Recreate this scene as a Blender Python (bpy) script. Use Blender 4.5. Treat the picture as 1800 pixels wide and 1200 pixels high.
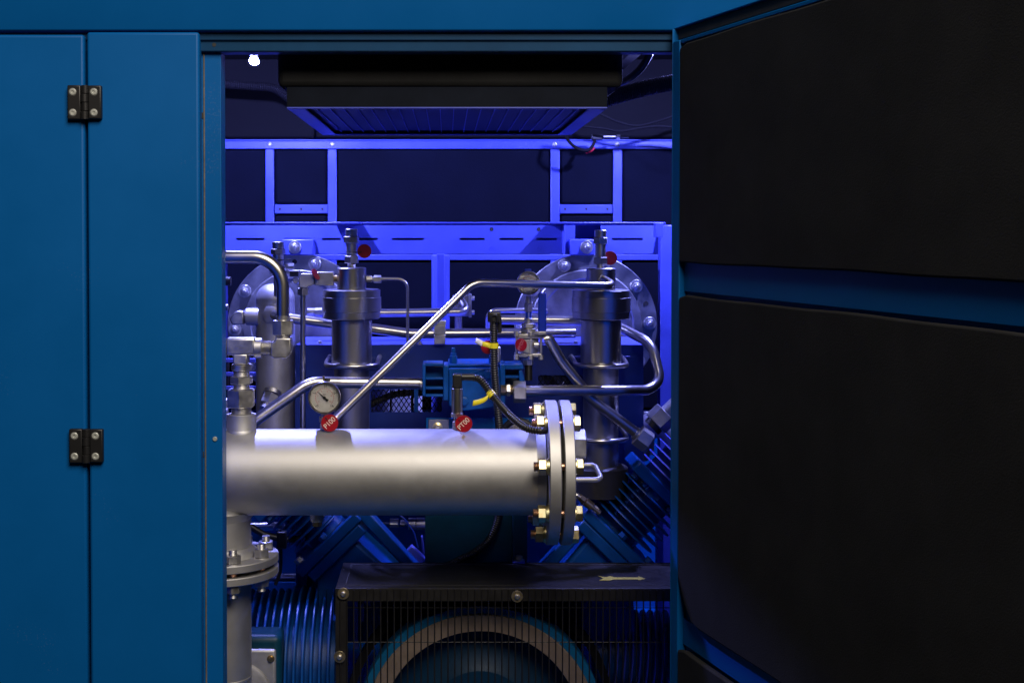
import bpy, math, random
from mathutils import Vector as V, Matrix as MX
random.seed(7)
for o in list(bpy.data.objects): bpy.data.objects.remove(o)
SC = bpy.context.scene
COL = SC.collection
PI = math.pi

# ------------------------------------------------------------------ camera
DIST, FPX, PITCH, CZ = 2.35, 2350.0, 0.0226, 1.5      # metres, focal length in photo pixels, radians, eye height
cam_d = bpy.data.cameras.new('camera')
cam = bpy.data.objects.new('camera', cam_d); COL.objects.link(cam)
cam.location = (0, -DIST, CZ)
cam.rotation_euler = (PI/2 - PITCH, 0, 0)
cam_d.sensor_width = 36.0
cam_d.lens = 36.0*FPX/1800.0
cam_d.shift_x = (900-786)/1800.0
cam_d.shift_y = -(600-453)/1800.0
cam_d.clip_start = 0.05; cam_d.clip_end = 100
SC.camera = cam

# ------------------------------------------------------------------ world, lights, exposure
w = bpy.data.worlds.new('World'); SC.world = w; w.use_nodes = True
bg = w.node_tree.nodes['Background']
bg.inputs[0].default_value = (0.62, 0.60, 0.56, 1); bg.inputs[1].default_value = 0.016
def area(name, loc, target, size, power, col, sizey=None):
    d = bpy.data.lights.new(name, 'AREA'); d.energy = power; d.color = col
    d.shape = 'RECTANGLE'; d.size = size; d.size_y = sizey or size
    o = bpy.data.objects.new(name, d); COL.objects.link(o); o.location = loc
    o.rotation_euler = (V(target)-V(loc)).to_track_quat('-Z', 'Y').to_euler()
    return o
area('workshop_ceiling_light', (0.80, -2.85, 4.05), (0, 0.1, 1.1), 2.0, 195, (1.0, 0.89, 0.77), 2.0)
LED_COL = (0.26, 0.285, 1.0); LED_W = 300.0
SC.view_settings.view_transform = 'Standard'; SC.view_settings.look = 'None'
SC.view_settings.exposure = 0.0; SC.view_settings.gamma = 1.0
SC.view_settings.use_curve_mapping = False
SC.render.engine = 'CYCLES'
SC.cycles.max_bounces = 8; SC.cycles.sample_clamp_indirect = 6.0

# ------------------------------------------------------------------ helpers
CP, SP = math.cos(PITCH), math.sin(PITCH)
def P(px, py, Y):
    """world point at depth Y behind the cabinet front that the photo shows at px, py"""
    u, v = px-786.0, 453.0-py
    ry = FPX*CP + v*SP; rz = -FPX*SP + v*CP
    t = (Y+DIST)/ry
    return V((u*t, Y, CZ + rz*t))
def S(Y): return (Y+DIST)/FPX                          # metres per photo pixel at depth Y

def frame(d):
    d = d.normalized()
    a = V((0, 0, 1)) if abs(d.z) < 0.9 else V((0, -1, 0))
    u = a.cross(d).normalized(); return u, d.cross(u).normalized(), d

class MB:
    def __init__(s): s.v = []; s.f = []
    def add(s, vs, fs):
        b = len(s.v); s.v += [tuple(x) for x in vs]; s.f += [tuple(i+b for i in f) for f in fs]; return s
    def box(s, a, b, R=None, c=None):
        x0, y0, z0 = [min(a[i], b[i]) for i in range(3)]; x1, y1, z1 = [max(a[i], b[i]) for i in range(3)]
        vs = [V(p) for p in ((x0,y0,z0),(x1,y0,z0),(x1,y1,z0),(x0,y1,z0),(x0,y0,z1),(x1,y0,z1),(x1,y1,z1),(x0,y1,z1))]
        if R is not None: vs = [R @ p + V(c) for p in vs]
        return s.add(vs, [(0,3,2,1),(4,5,6,7),(0,1,5,4),(1,2,6,5),(2,3,7,6),(3,0,4,7)])
    def pbox(s, x0, x1, y0, y1, Y0, Y1):               # rectangle seen at depth Y0, going back to Y1
        xm, ym = (x0+x1)/2, (y0+y1)/2
        a = V((P(x0, ym, Y0).x, Y0, P(xm, y1, Y0).z)); b = V((P(x1, ym, Y0).x, Y1, P(xm, y0, Y0).z))
        return s.box(a, b)
    def prism(s, pts, ext):
        n = len(pts); ext = V(ext); pts = [V(p) for p in pts]
        return s.add(pts+[p+ext for p in pts], [tuple(range(n))[::-1], tuple(range(n, 2*n))]+[(i, (i+1) % n, n+(i+1) % n, n+i) for i in range(n)])
    def lathe(s, p0, d, prof, n=32, rot=0.0, caps=True):
        p0 = V(p0); u, w_, d = frame(V(d)); vs = []; fs = []
        for t, r in prof:
            for k in range(n):
                a = 2*PI*k/n+rot; vs.append(p0+d*t+u*(r*math.cos(a))+w_*(r*math.sin(a)))
        m = len(prof)
        for i in range(m-1):
            for k in range(n):
                k2 = (k+1) % n; fs.append((i*n+k, i*n+k2, (i+1)*n+k2, (i+1)*n+k))
        if caps: fs += [tuple(range(n))[::-1], tuple((m-1)*n+k for k in range(n))]
        return s.add(vs, fs)
    def cyl(s, a, b, r0, r1=None, n=28, rot=0.0, ch=0.0):
        a = V(a); b = V(b); L = (b-a).length; r1 = r0 if r1 is None else r1
        if ch > 0: prof = [(0, r0-ch), (ch, r0), (L-ch, r1), (L, r1-ch)]
        else: prof = [(0, r0), (L, r1)]
        return s.lathe(a, b-a, prof, n, rot)
    def hexn(s, a, b, r, rot=0.0, ch=0.12):            # hexagon nut, chamfered corners
        a = V(a); b = V(b); L = (b-a).length; c = r*ch
        return s.lathe(a, b-a, [(0, r-c), (c*.6, r), (L-c*.6, r), (L, r-c)], 6, rot)
    def thread(s, a, b, r, pitch=0.0022, n=24):
        a = V(a); b = V(b); L = (b-a).length; k = max(2, int(L/pitch)); pr = []
        for i in range(k): pr += [(L*i/k, r*.94), (L*(i+.5)/k, r)]
        return s.lathe(a, b-a, pr+[(L, r*.94)], n)
    def sphere(s, c, r, n=20, m=10, sc=(1, 1, 1)):
        pr = []
        vs = []; fs = []
        for i in range(m+1):
            t = PI*i/m
            for k in range(n):
                a = 2*PI*k/n
                vs.append(V(c)+V((sc[0]*r*math.sin(t)*math.cos(a), sc[1]*r*math.sin(t)*math.sin(a), sc[2]*r*math.cos(t))))
        for i in range(m):
            for k in range(n): fs.append((i*n+k, (i+1)*n+k, (i+1)*n+(k+1) % n, i*n+(k+1) % n))
        return s.add(vs, fs)
    def tube(s, pts, r, R=0.04, n=20, seg=8, rf=None, step=None):
        path = fillet(pts, R, seg)
        if step: path = resample(path, step)
        return s.sweep(path, r, n, rf)
    def sweep(s, path, r, n=20, rf=None):
        m = len(path); t0 = (path[1]-path[0]).normalized(); u, w_, _ = frame(t0); vs = []; fs = []
        for i, p in enumerate(path):
            t = (path[min(i+1, m-1)]-path[max(i-1, 0)]).normalized()
            u = (u-t*u.dot(t)).normalized(); w_ = t.cross(u)
            rr = r*(rf(i) if rf else 1)
            for k in range(n):
                a = 2*PI*k/n; vs.append(p+u*(rr*math.cos(a))+w_*(rr*math.sin(a)))
        for i in range(m-1):
            for k in range(n): fs.append((i*n+k, i*n+(k+1) % n, (i+1)*n+(k+1) % n, (i+1)*n+k))
        fs += [tuple(range(n))[::-1], tuple((m-1)*n+k for k in range(n))]
        return s.add(vs, fs)
    def mesh(s, name, mat, smooth=40, bevel=0):
        me = bpy.data.meshes.new(name); me.from_pydata(s.v, [], s.f); me.update()
        if mat: me.materials.append(mat)
        if smooth:
            for p in me.polygons: p.use_smooth = True
            me.set_sharp_from_angle(angle=math.radians(smooth))
        return me
    def build(s, name, mat, parent=None, smooth=40, bevel=0, seg=2):
        o = link(name, s.mesh(name, mat, smooth), parent)
        if bevel:
            b = o.modifiers.new('bevel', 'BEVEL'); b.width = bevel; b.segments = seg; b.limit_method = 'ANGLE'; b.angle_limit = math.radians(40)
            b.harden_normals = False
        return o

def fillet(pts, R, seg=8):
    pts = [V(p) for p in pts]; out = [pts[0]]
    for i in range(1, len(pts)-1):
        a, b, c = pts[i-1], pts[i], pts[i+1]
        d1 = (a-b).normalized(); d2 = (c-b).normalized(); ang = d1.angle(d2)
        if ang > PI-0.03: out.append(b); continue
        k = min(R/math.tan(ang/2), (a-b).length*.49, (c-b).length*.49); rr = k*math.tan(ang/2)
        ctr = b+(d1+d2).normalized()*(rr/math.sin(ang/2)); s0 = b+d1*k-ctr; s1 = b+d2*k-ctr
        tot = s0.angle(s1); ax = s0.cross(s1).normalized()
        for j in range(seg+1): out.append(ctr+MX.Rotation(tot*j/seg, 3, ax) @ s0)
    out.append(pts[-1]); return out
def resample(path, step):
    d = [0.0]
    for a, b in zip(path, path[1:]): d.append(d[-1]+(b-a).length)
    n = max(3, int(d[-1]/step)); out = []; j = 0
    for i in range(n+1):
        t = d[-1]*i/n
        while j < len(path)-2 and d[j+1] < t: j += 1
        L = d[j+1]-d[j]; out.append(path[j].lerp(path[j+1], (t-d[j])/L if L > 0 else 0))
    return out
def spline(pts, n=10):                                 # smooth curve through points
    pts = [V(p) for p in pts]; q = [pts[0]*2-pts[1]]+pts+[pts[-1]*2-pts[-2]]; out = []
    for i in range(1, len(q)-2):
        a, b, c, d = q[i-1:i+3]
        for k in range(n):
            t = k/n; out.append(.5*((2*b)+(c-a)*t+(2*a-5*b+4*c-d)*t*t+(3*b-a-3*c+d)*t**3))
    return out+[pts[-1]]

def link(name, me, parent=None, mw=None):
    o = bpy.data.objects.new(name, me); COL.objects.link(o)
    if parent is not None:
        o.parent = parent
        if parent.type == 'EMPTY': o.matrix_parent_inverse = MX.Translation(parent.location).inverted()
    if mw is not None: o.matrix_basis = mw
    return o
def tag(o, label, cat, group=None, kind=None):
    o['label'] = label; o['category'] = cat
    if group: o['group'] = group
    if kind: o['kind'] = kind
    return o
def thing(name, loc, label, cat, group=None):
    o = bpy.data.objects.new(name, None); COL.objects.link(o); o.location = loc; o.empty_display_size = .03
    return tag(o, label, cat, group)
def along(p, d, rot=0.0):                              # matrix placing a Z-up template at p pointing along d
    u, w_, d = frame(V(d)); m = MX((u, w_, d)).transposed().to_4x4(); m.translation = V(p)
    return m @ MX.Rotation(rot, 4, 'Z')
def writing(s, size, mat, parent, mw, ext=0.0002, name='lettering', shear=0.0, sx=1.0):
    c = bpy.data.curves.new('t', 'FONT'); c.body = s; c.size = size; c.extrude = ext; c.align_x = 'CENTER'; c.align_y = 'CENTER'; c.shear = shear
    t = bpy.data.objects.new('t', c); COL.objects.link(t)
    me = bpy.data.meshes.new_from_object(t.evaluated_get(bpy.context.evaluated_depsgraph_get()))
    bpy.data.objects.remove(t); me.materials.clear(); me.materials.append(mat)
    me.transform(MX.Diagonal((sx, 1, 1, 1)))
    return link(name, me, parent, mw)
FACE = MX(((1,0,0,0),(0,0,-1,0),(0,1,0,0),(0,0,0,1)))  # turns the XY plane to face the viewer (-Y)
def facing(p, roll=0.0, yaw=0.0, tilt=0.0):
    return MX.Translation(V(p)) @ MX.Rotation(yaw, 4, 'Z') @ MX.Rotation(tilt, 4, 'X') @ FACE @ MX.Rotation(roll, 4, 'Z')

# ------------------------------------------------------------------ materials
def mat(name, col, metal=0.0, rough=0.4, var=0.0, vscale=20, rvar=0.0, bump=0.0, bscale=400, col2=None, coat=0.0, stretch=None, spec=0.5, aniso=0.0, scratch=0.0, dust=0.0):
    m = bpy.data.materials.new(name); m.use_nodes = True; nt = m.node_tree; N = nt.nodes; L = nt.links
    b = N['Principled BSDF']; b.inputs['Base Color'].default_value = (*col, 1); b.inputs['Metallic'].default_value = metal
    b.inputs['Roughness'].default_value = rough; b.inputs['Coat Weight'].default_value = coat; b.inputs['Specular IOR Level'].default_value = spec
    if aniso: b.inputs['Anisotropic'].default_value = aniso
    tc = N.new('ShaderNodeTexCoord'); mp = N.new('ShaderNodeMapping'); L.new(tc.outputs['Object'], mp.inputs[0])
    if stretch: mp.inputs['Scale'].default_value = stretch
    colout = None
    if var or col2 or rvar:
        n = N.new('ShaderNodeTexNoise'); n.inputs['Scale'].default_value = vscale; n.inputs['Detail'].default_value = 6; n.inputs['Roughness'].default_value = .62
        L.new(mp.outputs[0], n.inputs['Vector'])
        if var or col2:
            r = N.new('ShaderNodeValToRGB'); r.color_ramp.elements[0].position = .35; r.color_ramp.elements[1].position = .66
            c2 = col2 if col2 else tuple(min(1, c*(1+var)) for c in col); c1 = col if col2 else tuple(c*(1-var) for c in col)
            r.color_ramp.elements[0].color = (*c1, 1); r.color_ramp.elements[1].color = (*c2, 1)
            L.new(n.outputs[0], r.inputs[0]); colout = r.outputs[0]
        if rvar:
            mr = N.new('ShaderNodeMapRange'); mr.inputs[3].default_value = max(.03, rough-rvar); mr.inputs[4].default_value = min(1, rough+rvar)
            mr.inputs[1].default_value = .3; mr.inputs[2].default_value = .7
            L.new(n.outputs[0], mr.inputs[0]); L.new(mr.outputs[0], b.inputs['Roughness'])
    if dust:                                           # sparse specks of dust and tiny chips
        n3 = N.new('ShaderNodeTexNoise'); n3.inputs['Scale'].default_value = 260; n3.inputs['Detail'].default_value = 3; L.new(tc.outputs['Object'], n3.inputs['Vector'])
        n4 = N.new('ShaderNodeTexNoise'); n4.inputs['Scale'].default_value = 6; n4.inputs['Detail'].default_value = 4; L.new(tc.outputs['Object'], n4.inputs['Vector'])
        ad = N.new('ShaderNodeMath'); ad.operation = 'MULTIPLY'; L.new(n3.outputs[0], ad.inputs[0]); L.new(n4.outputs[0], ad.inputs[1])
        mr = N.new('ShaderNodeMapRange'); mr.inputs[1].default_value = .40; mr.inputs[2].default_value = .47; mr.inputs[4].default_value = dust; L.new(ad.outputs[0], mr.inputs[0])
        mx = N.new('ShaderNodeMix'); mx.data_type = 'RGBA'; L.new(mr.outputs[0], mx.inputs[0]); mx.inputs[6].default_value = (*col, 1); mx.inputs[7].default_value = (.30, .29, .27, 1)
        if colout: L.new(colout, mx.inputs[6])
        colout = mx.outputs[2]
    if colout: L.new(colout, b.inputs['Base Color'])
    if bump or scratch:
        n2 = N.new('ShaderNodeTexNoise'); n2.inputs['Scale'].default_value = bscale; n2.inputs['Detail'].default_value = 3; L.new(mp.outputs[0], n2.inputs['Vector'])
        bp = N.new('ShaderNodeBump'); bp.inputs['Strength'].default_value = bump; bp.inputs['Distance'].default_value = .001
        L.new(n2.outputs[0], bp.inputs['Height']); L.new(bp.outputs[0], b.inputs['Normal'])
    return m
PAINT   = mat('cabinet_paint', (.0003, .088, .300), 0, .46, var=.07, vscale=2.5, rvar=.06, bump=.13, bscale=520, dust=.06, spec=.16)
INPAINT = mat('overexposed_frame_paint', (.058, .078, .42), 0, .38, var=.10, vscale=9, rvar=.06, bump=.12, bscale=420, dust=.25)  # cabinet blue shifted to lavender, lamp overexposure put into the colour
MPAINT  = mat('machine_paint', (.002, .050, .22), 0, .36, var=.22, vscale=14, rvar=.08, bump=.15, bscale=130, dust=.2, spec=.22)
STAIN   = mat('stainless_tube', (.50, .48, .45), 1, .30, var=.06, vscale=25, rvar=.02)
BRUSH   = mat('turned_steel', (.46, .45, .44), 1, .32, var=.05, vscale=8)
BLAST   = mat('blasted_steel_pipe', (.48, .478, .472), .97, .57, var=.055, vscale=22, rvar=.03, bump=.12, bscale=900, dust=.05)
ZINC    = mat('zinc_fitting', (.55, .54, .52), 1, .42, var=.12, vscale=55, rvar=.08, bump=.07, bscale=600)
GALV    = mat('galvanised_plate', (.29, .29, .30), 1, .46, var=.22, vscale=22, rvar=.10, bump=.05, bscale=200)
SATIN   = mat('satin_grey_steel', (.36, .36, .37), 0.7, .50, var=.15, vscale=18, rvar=.06, bump=.08, bscale=500)
YZINC   = mat('yellow_zinc', (.66, .50, .25), 1, .40, vscale=60, rvar=.10, col2=(.66, .66, .42))
COPPER  = mat('copper_stud', (.62, .34, .22), 1, .35, var=.2, vscale=80)
BRASS   = mat('brass', (.68, .50, .24), 1, .30, var=.12, vscale=60)
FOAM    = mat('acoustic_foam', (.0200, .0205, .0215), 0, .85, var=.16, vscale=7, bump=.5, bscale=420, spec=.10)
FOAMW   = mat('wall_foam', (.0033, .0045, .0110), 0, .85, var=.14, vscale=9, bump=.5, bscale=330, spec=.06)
BLACK   = mat('black_plastic', (.010, .010, .011), 0, .42, var=.1, vscale=30, bump=.05, bscale=500)
BLACKM  = mat('black_powder_coat', (.011, .0105, .0105), 0, .45, var=.2, vscale=30, rvar=.08, bump=.3, bscale=520, dust=.10, spec=.2)
DUCTM   = mat('duct_sheet', (.005, .007, .013), 0, .6, var=.2, vscale=10, spec=.05)
RUBBER  = mat('seal_rubber', (.030, .028, .026), 0, .75, var=.2, vscale=40)
RED     = mat('red_tag', (.30, .004, .014), 0, .40, var=.10, vscale=60, bump=.04, bscale=300)
WHITE   = mat('white_engraving', (.75, .68, .60), 0, .5)
CREAM   = mat('dial_card', (.60, .59, .55), 0, .55, var=.04, vscale=80)
INK     = mat('black_ink', (.015, .015, .015), 0, .5)
REDINK  = mat('red_ink', (.50, .05, .05), 0, .5)
YELLOW  = mat('yellow_tape', (.72, .62, .02), 0, .42, var=.08, vscale=70)
OLIVE   = mat('arrow_decal', (.36, .31, .035), 0, .5, var=.2, vscale=120)
LEVER   = mat('blue_lever_sleeve', (.006, .03, .36), 0, .35)
TAN     = mat('worn_pulley_rim', (.20, .152, .115), 0.45, .55, var=.15, vscale=30)
GASKET  = mat('dark_gasket', (.02, .02, .02), 0, .7)
SCREWM  = mat('hinge_screw_steel', (.50, .52, .48), .45, .40, var=.2, vscale=160)
DULLBR  = mat('dull_washer', (.42, .35, .22), 1, .42, var=.2, vscale=140)
SEAL2   = mat('edge_sealant', (.11, .10, .085), 0, .6, var=.3, vscale=50)
FOIL    = mat('foil_conduit', (.012, .010, .011), 0, .5, var=.2, vscale=60, bump=.5, bscale=90)
GRILLE  = mat('grille_sheet', (.002, .007, .05), 0, .5, spec=.2)
BOXP    = mat('box_paint', (.003, .020, .17), 0, .38, var=.15, vscale=12, rvar=.06, bump=.1, bscale=300, dust=.2)
MATTE   = mat('matte_black', (.005, .005, .006), 0, .75, spec=.08)
FADED   = mat('faded_engraving', (.50, .14, .16), 0, .5)
TEALD   = mat('shaded_teal_paint', (.0018, .034, .066), 0, .45, var=.2, vscale=14, spec=.25)  # teal darkened to carry the pipe's shade on the cover plate
LINT    = mat('lintel_blue', (.005, .040, .105), 0, .42, var=.12, vscale=8, bump=.15, bscale=500, dust=.08, spec=.2)  # darker, duller blue than the fascia
DKSTEEL = mat('dark_base_steel', (.03, .03, .034), .5, .5, var=.2, vscale=20)
WEBP    = mat('shaded_web_paint', (.001, .020, .050), 0, .5, var=.15, vscale=9, spec=.2)  # wheel blue darkened, shade of the recess put into the colour
RIMP    = mat('flywheel_rim_paint', (.0012, .075, .17), 0, .45, var=.12, vscale=14, spec=.3)
WLIT  = mat('lit_plate_white', (.75, .75, .78), 0, .5, var=.08, vscale=12)  # plates whitened to stand for light inside the box
BRUSH2  = mat('shaded_turned_steel', (.29, .285, .29), 1, .42, var=.06, vscale=9)  # turned steel darkened, the lower bodies' shade put into the colour
CLEAR   = mat('clear_tie', (.65, .65, .68), 0, .35)
def glass(name):
    m = bpy.data.materials.new(name); m.use_nodes = True; nt = m.node_tree; b = nt.nodes['Principled BSDF']
    b.inputs['Base Color'].default_value = (1, 1, 1, 1); b.inputs['Roughness'].default_value = .03; b.inputs['Transmission Weight'].default_value = 1; b.inputs['IOR'].default_value = 1.25
    return m
GLASS = glass('gauge_glass')
def emit(name, col, st):
    m = bpy.data.materials.new(name); m.use_nodes = True; nt = m.node_tree; b = nt.nodes['Principled BSDF']
    b.inputs['Base Color'].default_value = (.8, .8, .8, 1); b.inputs['Emission Color'].default_value = (*col, 1); b.inputs['Emission Strength'].default_value = st
    return m

# ================================================================== CABINET SHELL
def X0(px): return P(px, 600, 0).x
def Z0(py): return P(786, py, 0).z
cab = thing('cabinet_shell', (0, .6, .35), 'blue painted steel cabinet shell with wide top fascia around the opening', 'cabinet')
# top fascia: bent sheet with rolled lower edge, stepped lintel behind it
prof = [(0, 2.35), (0, Z0(51)), (.0015, Z0(53.5)), (.005, Z0(54.6)), (.011, Z0(54.8)-.0006), (.013, Z0(56.5)), (.058, Z0(56.5)), (.058, 2.35)]
prof2 = [(.0125, Z0(56.5)-.0003), (.013, P(0,70,.013).z), (.018, P(0,74,.018).z), (.019, P(0,89.5,.019).z), (.022, P(0,92,.022).z), (.058, P(0,92,.022).z), (.058, Z0(56.5)-.0003)]
m = MB(); m.prism([(-1.35, y, z) for y, z in prof], (2.75, 0, 0)); m.build('top_fascia', PAINT, cab, smooth=50)
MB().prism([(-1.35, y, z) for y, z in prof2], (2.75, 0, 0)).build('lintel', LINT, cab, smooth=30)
zt = P(0,92,.022).z
def panel(x0, x1, ztop, name, parent, Y0=0.0, zb=.45, mt=PAINT, bev=.005):
    return MB().box((x0, Y0, zb), (x1, Y0+.026, ztop)).build(name, mt, parent, bevel=bev, seg=3)
# jamb behind the fixed panel, extended left to stop light through the door gap
m = MB()
jx0, jx1 = X0(352), P(390, 600, .030).x
m.box((-1.3, .030, .45), (jx1, .034, zt+.0)); m.box((jx1-.004, .034, .45), (jx1, .075, zt)); m.build('jamb', PAINT, cab, bevel=.001)
m = MB(); m.tube([(P(360.5,600,.03).x, .0295, .45), (P(360.5,600,.03).x, .0295, zt)], .0015, n=8); m.build('sealant_bead', SEAL2, cab)
m = MB(); c = P(378,771,.03); m.cyl(c, c-V((0,.0022,0)), .0042, n=16, ch=.0008); m.build('rivet', SCREWM, cab)
m = MB(); c = P(376.5,79,.0185); m.cyl(c+V((0,.001,0)), c-V((0,.0006,0)), .0036, n=16); m.build('lintel_hole', GASKET, cab)
for y in (204, 799):
    c = P(356.5, y, .03); MB().box((c.x-.0022, .0288, c.z-.005), (c.x+.0022, .031, c.z+.006)).build('latch_slot', GASKET, cab, bevel=.0006)
# interior shell: ceiling, side walls, rear sheet, cabinet floor (all foam lined or painted)
ZC = CZ+.455
MB().box((-.95, .06, ZC), (.80, 1.34, ZC+.02)).build('ceiling_lining', MATTE, cab)
MB().box((-.97, .06, .45), (-.95, 1.34, ZC)).build('side_lining', MATTE, cab)
MB().box((.80, .06, .45), (.82, 1.34, ZC)).build('side_lining', MATTE, cab)
MB().box((-.95, 1.335, .45), (.80, 1.35, ZC)).build('rear_sheet', PAINT, cab)
MB().box((-.95, .06, .43), (.80, 1.335, .45)).build('cabinet_floor', PAINT, cab)
MB().box((X0(1196), .002, .45), (1.35, .055, zt-.0004)).build('hinge_side_panel', PAINT, cab)
# ceiling ribs near the lamp and on the right
MB().box((P(1150,96,.4).x, .07, ZC-.05), (P(1150,96,.4).x+.03, 1.3, ZC)).build('ceiling_rib', MATTE, cab, bevel=.002)

# fixed panel and the closed door with its hinges
MB().box((X0(155.5), 0, .45), (X0(352), .028, Z0(56.5))).build('fixed_front_panel', PAINT, None, bevel=.005, seg=3)
tag(bpy.data.objects['fixed_front_panel'], 'narrow fixed blue panel between the hinged door and the opening', 'panel')
door = thing('closed_door', (X0(0), .02, .45), 'closed blue cabinet door at the left edge with black hinges', 'door')
MB().box((-1.12, 0, .45), (X0(150.5), .028, Z0(61))).build('door_skin', PAINT, door, bevel=.005, seg=3)
for hx, hy in ((149.5, 180.5), (152.3, 783)):
    c = P(hx, hy, -.006); s = S(0)
    m = MB()
    m.box((c.x-30*s, -.011, c.z-30*s), (c.x-6.5*s, .0006, c.z+30*s))
    hl = m.build('hinge', BLACK, door, bevel=.0022)
    m = MB(); m.box((c.x+6.5*s, -.011, c.z-29*s), (c.x+29.5*s, .0006, c.z+29.5*s)); m.build('leaf', BLACK, hl, bevel=.0022)
    m = MB(); L = 60*s/4
    for k in range(4):
        z = c.z-30*s+k*L; rr = .0068 if k % 2 else .0074
        m.lathe((c.x+(.0006 if k % 2 else -.0004), -.0075, z+.0003), (0,0,1), [(0,rr-.0006),(.0006,rr),(L-.0012,rr),(L-.0006,rr-.0006)], 20)
    m.box((c.x-6.4*s, -.008, c.z-29*s), (c.x+6.4*s, .0004, c.z+29*s)); m.build('knuckle', BLACK, hl)
    for sx in (-20.2, 16.6):
        for sz in (-18, 18):
            q = V((c.x+sx*s, -.0112, c.z+sz*s)); m = MB()
            m.lathe(q+V((0,.0006,0)), (0,-1,0), [(0,.0064),(.0009,.0064),(.0022,.0050),(.0022,.0026),(.0008,.0022)], 20, caps=False)
            m.cyl(q+V((0,.0002,0)), q-V((0,.0004,0)), .0027, n=6); m.build('screw', SCREWM, hl)
            MB().cyl(q+V((0,.0004,0)), q-V((0,.0002,0)), .0078, n=20).build('recess', GASKET, hl)

# ================================================================== OPEN DOOR (swung towards the viewer)
H = V((P(1184, 300, 0).x, -.002, 0)); D = V((.239, -.87, 0)).normalized(); NN = V((D.y, -D.x, 0))  # NN: inner face normal, towards the opening
if NN.x > 0: NN = -NN
DL, ZT, ZB = .965, P(1186, 50, 0).z, .42
od = thing('open_door', (H.x, H.y, ZB), 'open cabinet door at right lined with black acoustic foam pads', 'door')
def dbox(name, s0, s1, t0, t1, z0, z1, mt, bev=.002, seg=2):
    m = MB(); R = MX((D, NN, V((0,0,1)))).transposed()
    m.box((s0, t0, z0), (s1, t1, z1), R, (H.x, H.y, 0)); return m.build(name, mt, od, bevel=bev, seg=seg)
dbox('door_skin', 0, DL, -.030, -.028, ZB, ZT, PAINT, .0006)
dbox('top_flange', 0, DL, -.0278, .0, ZT-.0022, ZT-.0002, PAINT, .0005)
dbox('edge_flange', 0, .0022, -.0278, .004, ZB, ZT-.0024, PAINT, .0005)
dbox('seal_strip', .003, DL, -.0276, -.006, ZT-.022, ZT-.0026, RUBBER, .002)
dbox('inner_sheet', .0024, DL, -.027, -.012, ZB, ZT-.0235, PAINT, .002)
dbox('stile', .0026, .030, -.0118, .004, ZB, ZT-.0245, PAINT, .002)
zp = lambda py: P(1197, py, -.02).z
dbox('top_rail', .031, DL, -.0118, .003, zp(79), ZT-.0245, PAINT, .0015)
dbox('middle_rail', .031, DL, -.0118, -.006, zp(512), zp(459), PAINT, .0015)
dbox('lower_rail', .031, DL, -.0118, -.006, zp(1128), zp(1082), PAINT, .0015)
def pad(z0, z1, name='foam_pad', wob=.0009, cut=0.0):
    # foam sheet with hand-cut, slightly wavy edges
    m = MB(); R = MX((D, NN, V((0,0,1)))).transposed(); n = 34; s0, s1 = .033, DL-.012; pts = []
    rnd = random.Random(int(z0*1000)); ph = [rnd.uniform(0, 6.28) for _ in range(6)]
    wv = lambda s, k: wob*(math.sin(s*9+ph[k])+.6*math.sin(s*23+ph[k+1]))
    c = .02
    for i in range(n+1):
        s = s0+(s1-s0)*i/n; e = s-s0; pts.append((s, z0+wv(s, 0)+(max(0, cut-e)**2/max(cut, 1e-6) if e < cut else 0)))
    for i in range(n+1):
        s = s1-(s1-s0)*i/n; pts.append((s, z1+wv(s, 2)-(0.006 if i == n else 0)))
    m.prism([R @ V((s, -.0055, z))+V((H.x, H.y, 0)) for s, z in pts], NN*.011)
    o = m.build(name, FOAM, od, smooth=30, bevel=.0032, seg=3); return o
pad(zp(460.5), zp(80.5)); pad(zp(1079), zp(517), cut=.07); pad(.44, zp(1131))

# ================================================================== LED LAMPS
LEDM = emit('led_tube_light', LED_COL, LED_W*28)
LEDM2 = LEDM
for i, (x, lab) in enumerate(((-.452, 'short glowing blue-white bulb lamp below the ceiling, left corner of the opening'), (.60, 'short bulb lamp in the right corner, hidden behind the open door'))):
    z = P(459, 114, .90).z-.005
    lp = thing('bulb_lamp', (x, .79, z), lab, 'lamp', 'bulb lamps in the upper corners of the cabinet')
    m = MB(); m.sphere((x, .79, z), .0105, 20, 10, (1, 2.7, .85)); m.build('bulb', LEDM, lp)
    m = MB(); m.box((x-.0065, .765, z+.0078), (x+.0065, .815, z+.030)); m.build('housing', BLACK, lp, bevel=.003)
    MB().box((x-.004, .76, z+.0303), (x+.004, .80, ZC-.0005)).build('bracket', ZINC, lp)

# ================================================================== AIR DUCT WITH GRILLE UNDER THE CEILING
YT0, YT1 = .07, .77
tl, tr = P(504,190,YT0).x, P(1067.5,190,YT0).x; zb = P(786,191,YT0).z; zl = P(786,153,YT0).z
dk = thing('ceiling_duct', (0, .8, zb), 'dark foam-lined ceiling duct with blue-edged slatted grille underneath', 'air duct')
m = MB(); m.box((tl-.018, YT0+.012, zl+.001), (tr+.03, YT1, ZC-.001)); m.build('duct_box', FOAM, dk, bevel=.01)
m = MB(); m.box((tl, YT0, zb+.003), (tr, YT0+.003, zl)); m.box((tl, YT0+.003, zb+.003), (tl+.003, YT1, zl)); m.box((tr-.003, YT0+.003, zb+.003), (tr, YT1, zl)); m.box((tl+.003, YT1-.003, zb+.003), (tr-.003, YT1, zl))
m.build('surround', DUCTM, dk, bevel=.0008)
m = MB(); e = .032
m.box((tl, YT0, zb), (tr, YT0+.012, zb+.0028)); m.box((tl, YT1-.012, zb), (tr, YT1, zb+.0028)); m.box((tl, YT0+.0121, zb), (tl+e, YT1-.0121, zb+.0028)); m.box((tr-e, YT0+.0121, zb), (tr, YT1-.0121, zb+.0028))
m.build('grille_frame', INPAINT, dk, bevel=.0008)
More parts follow.
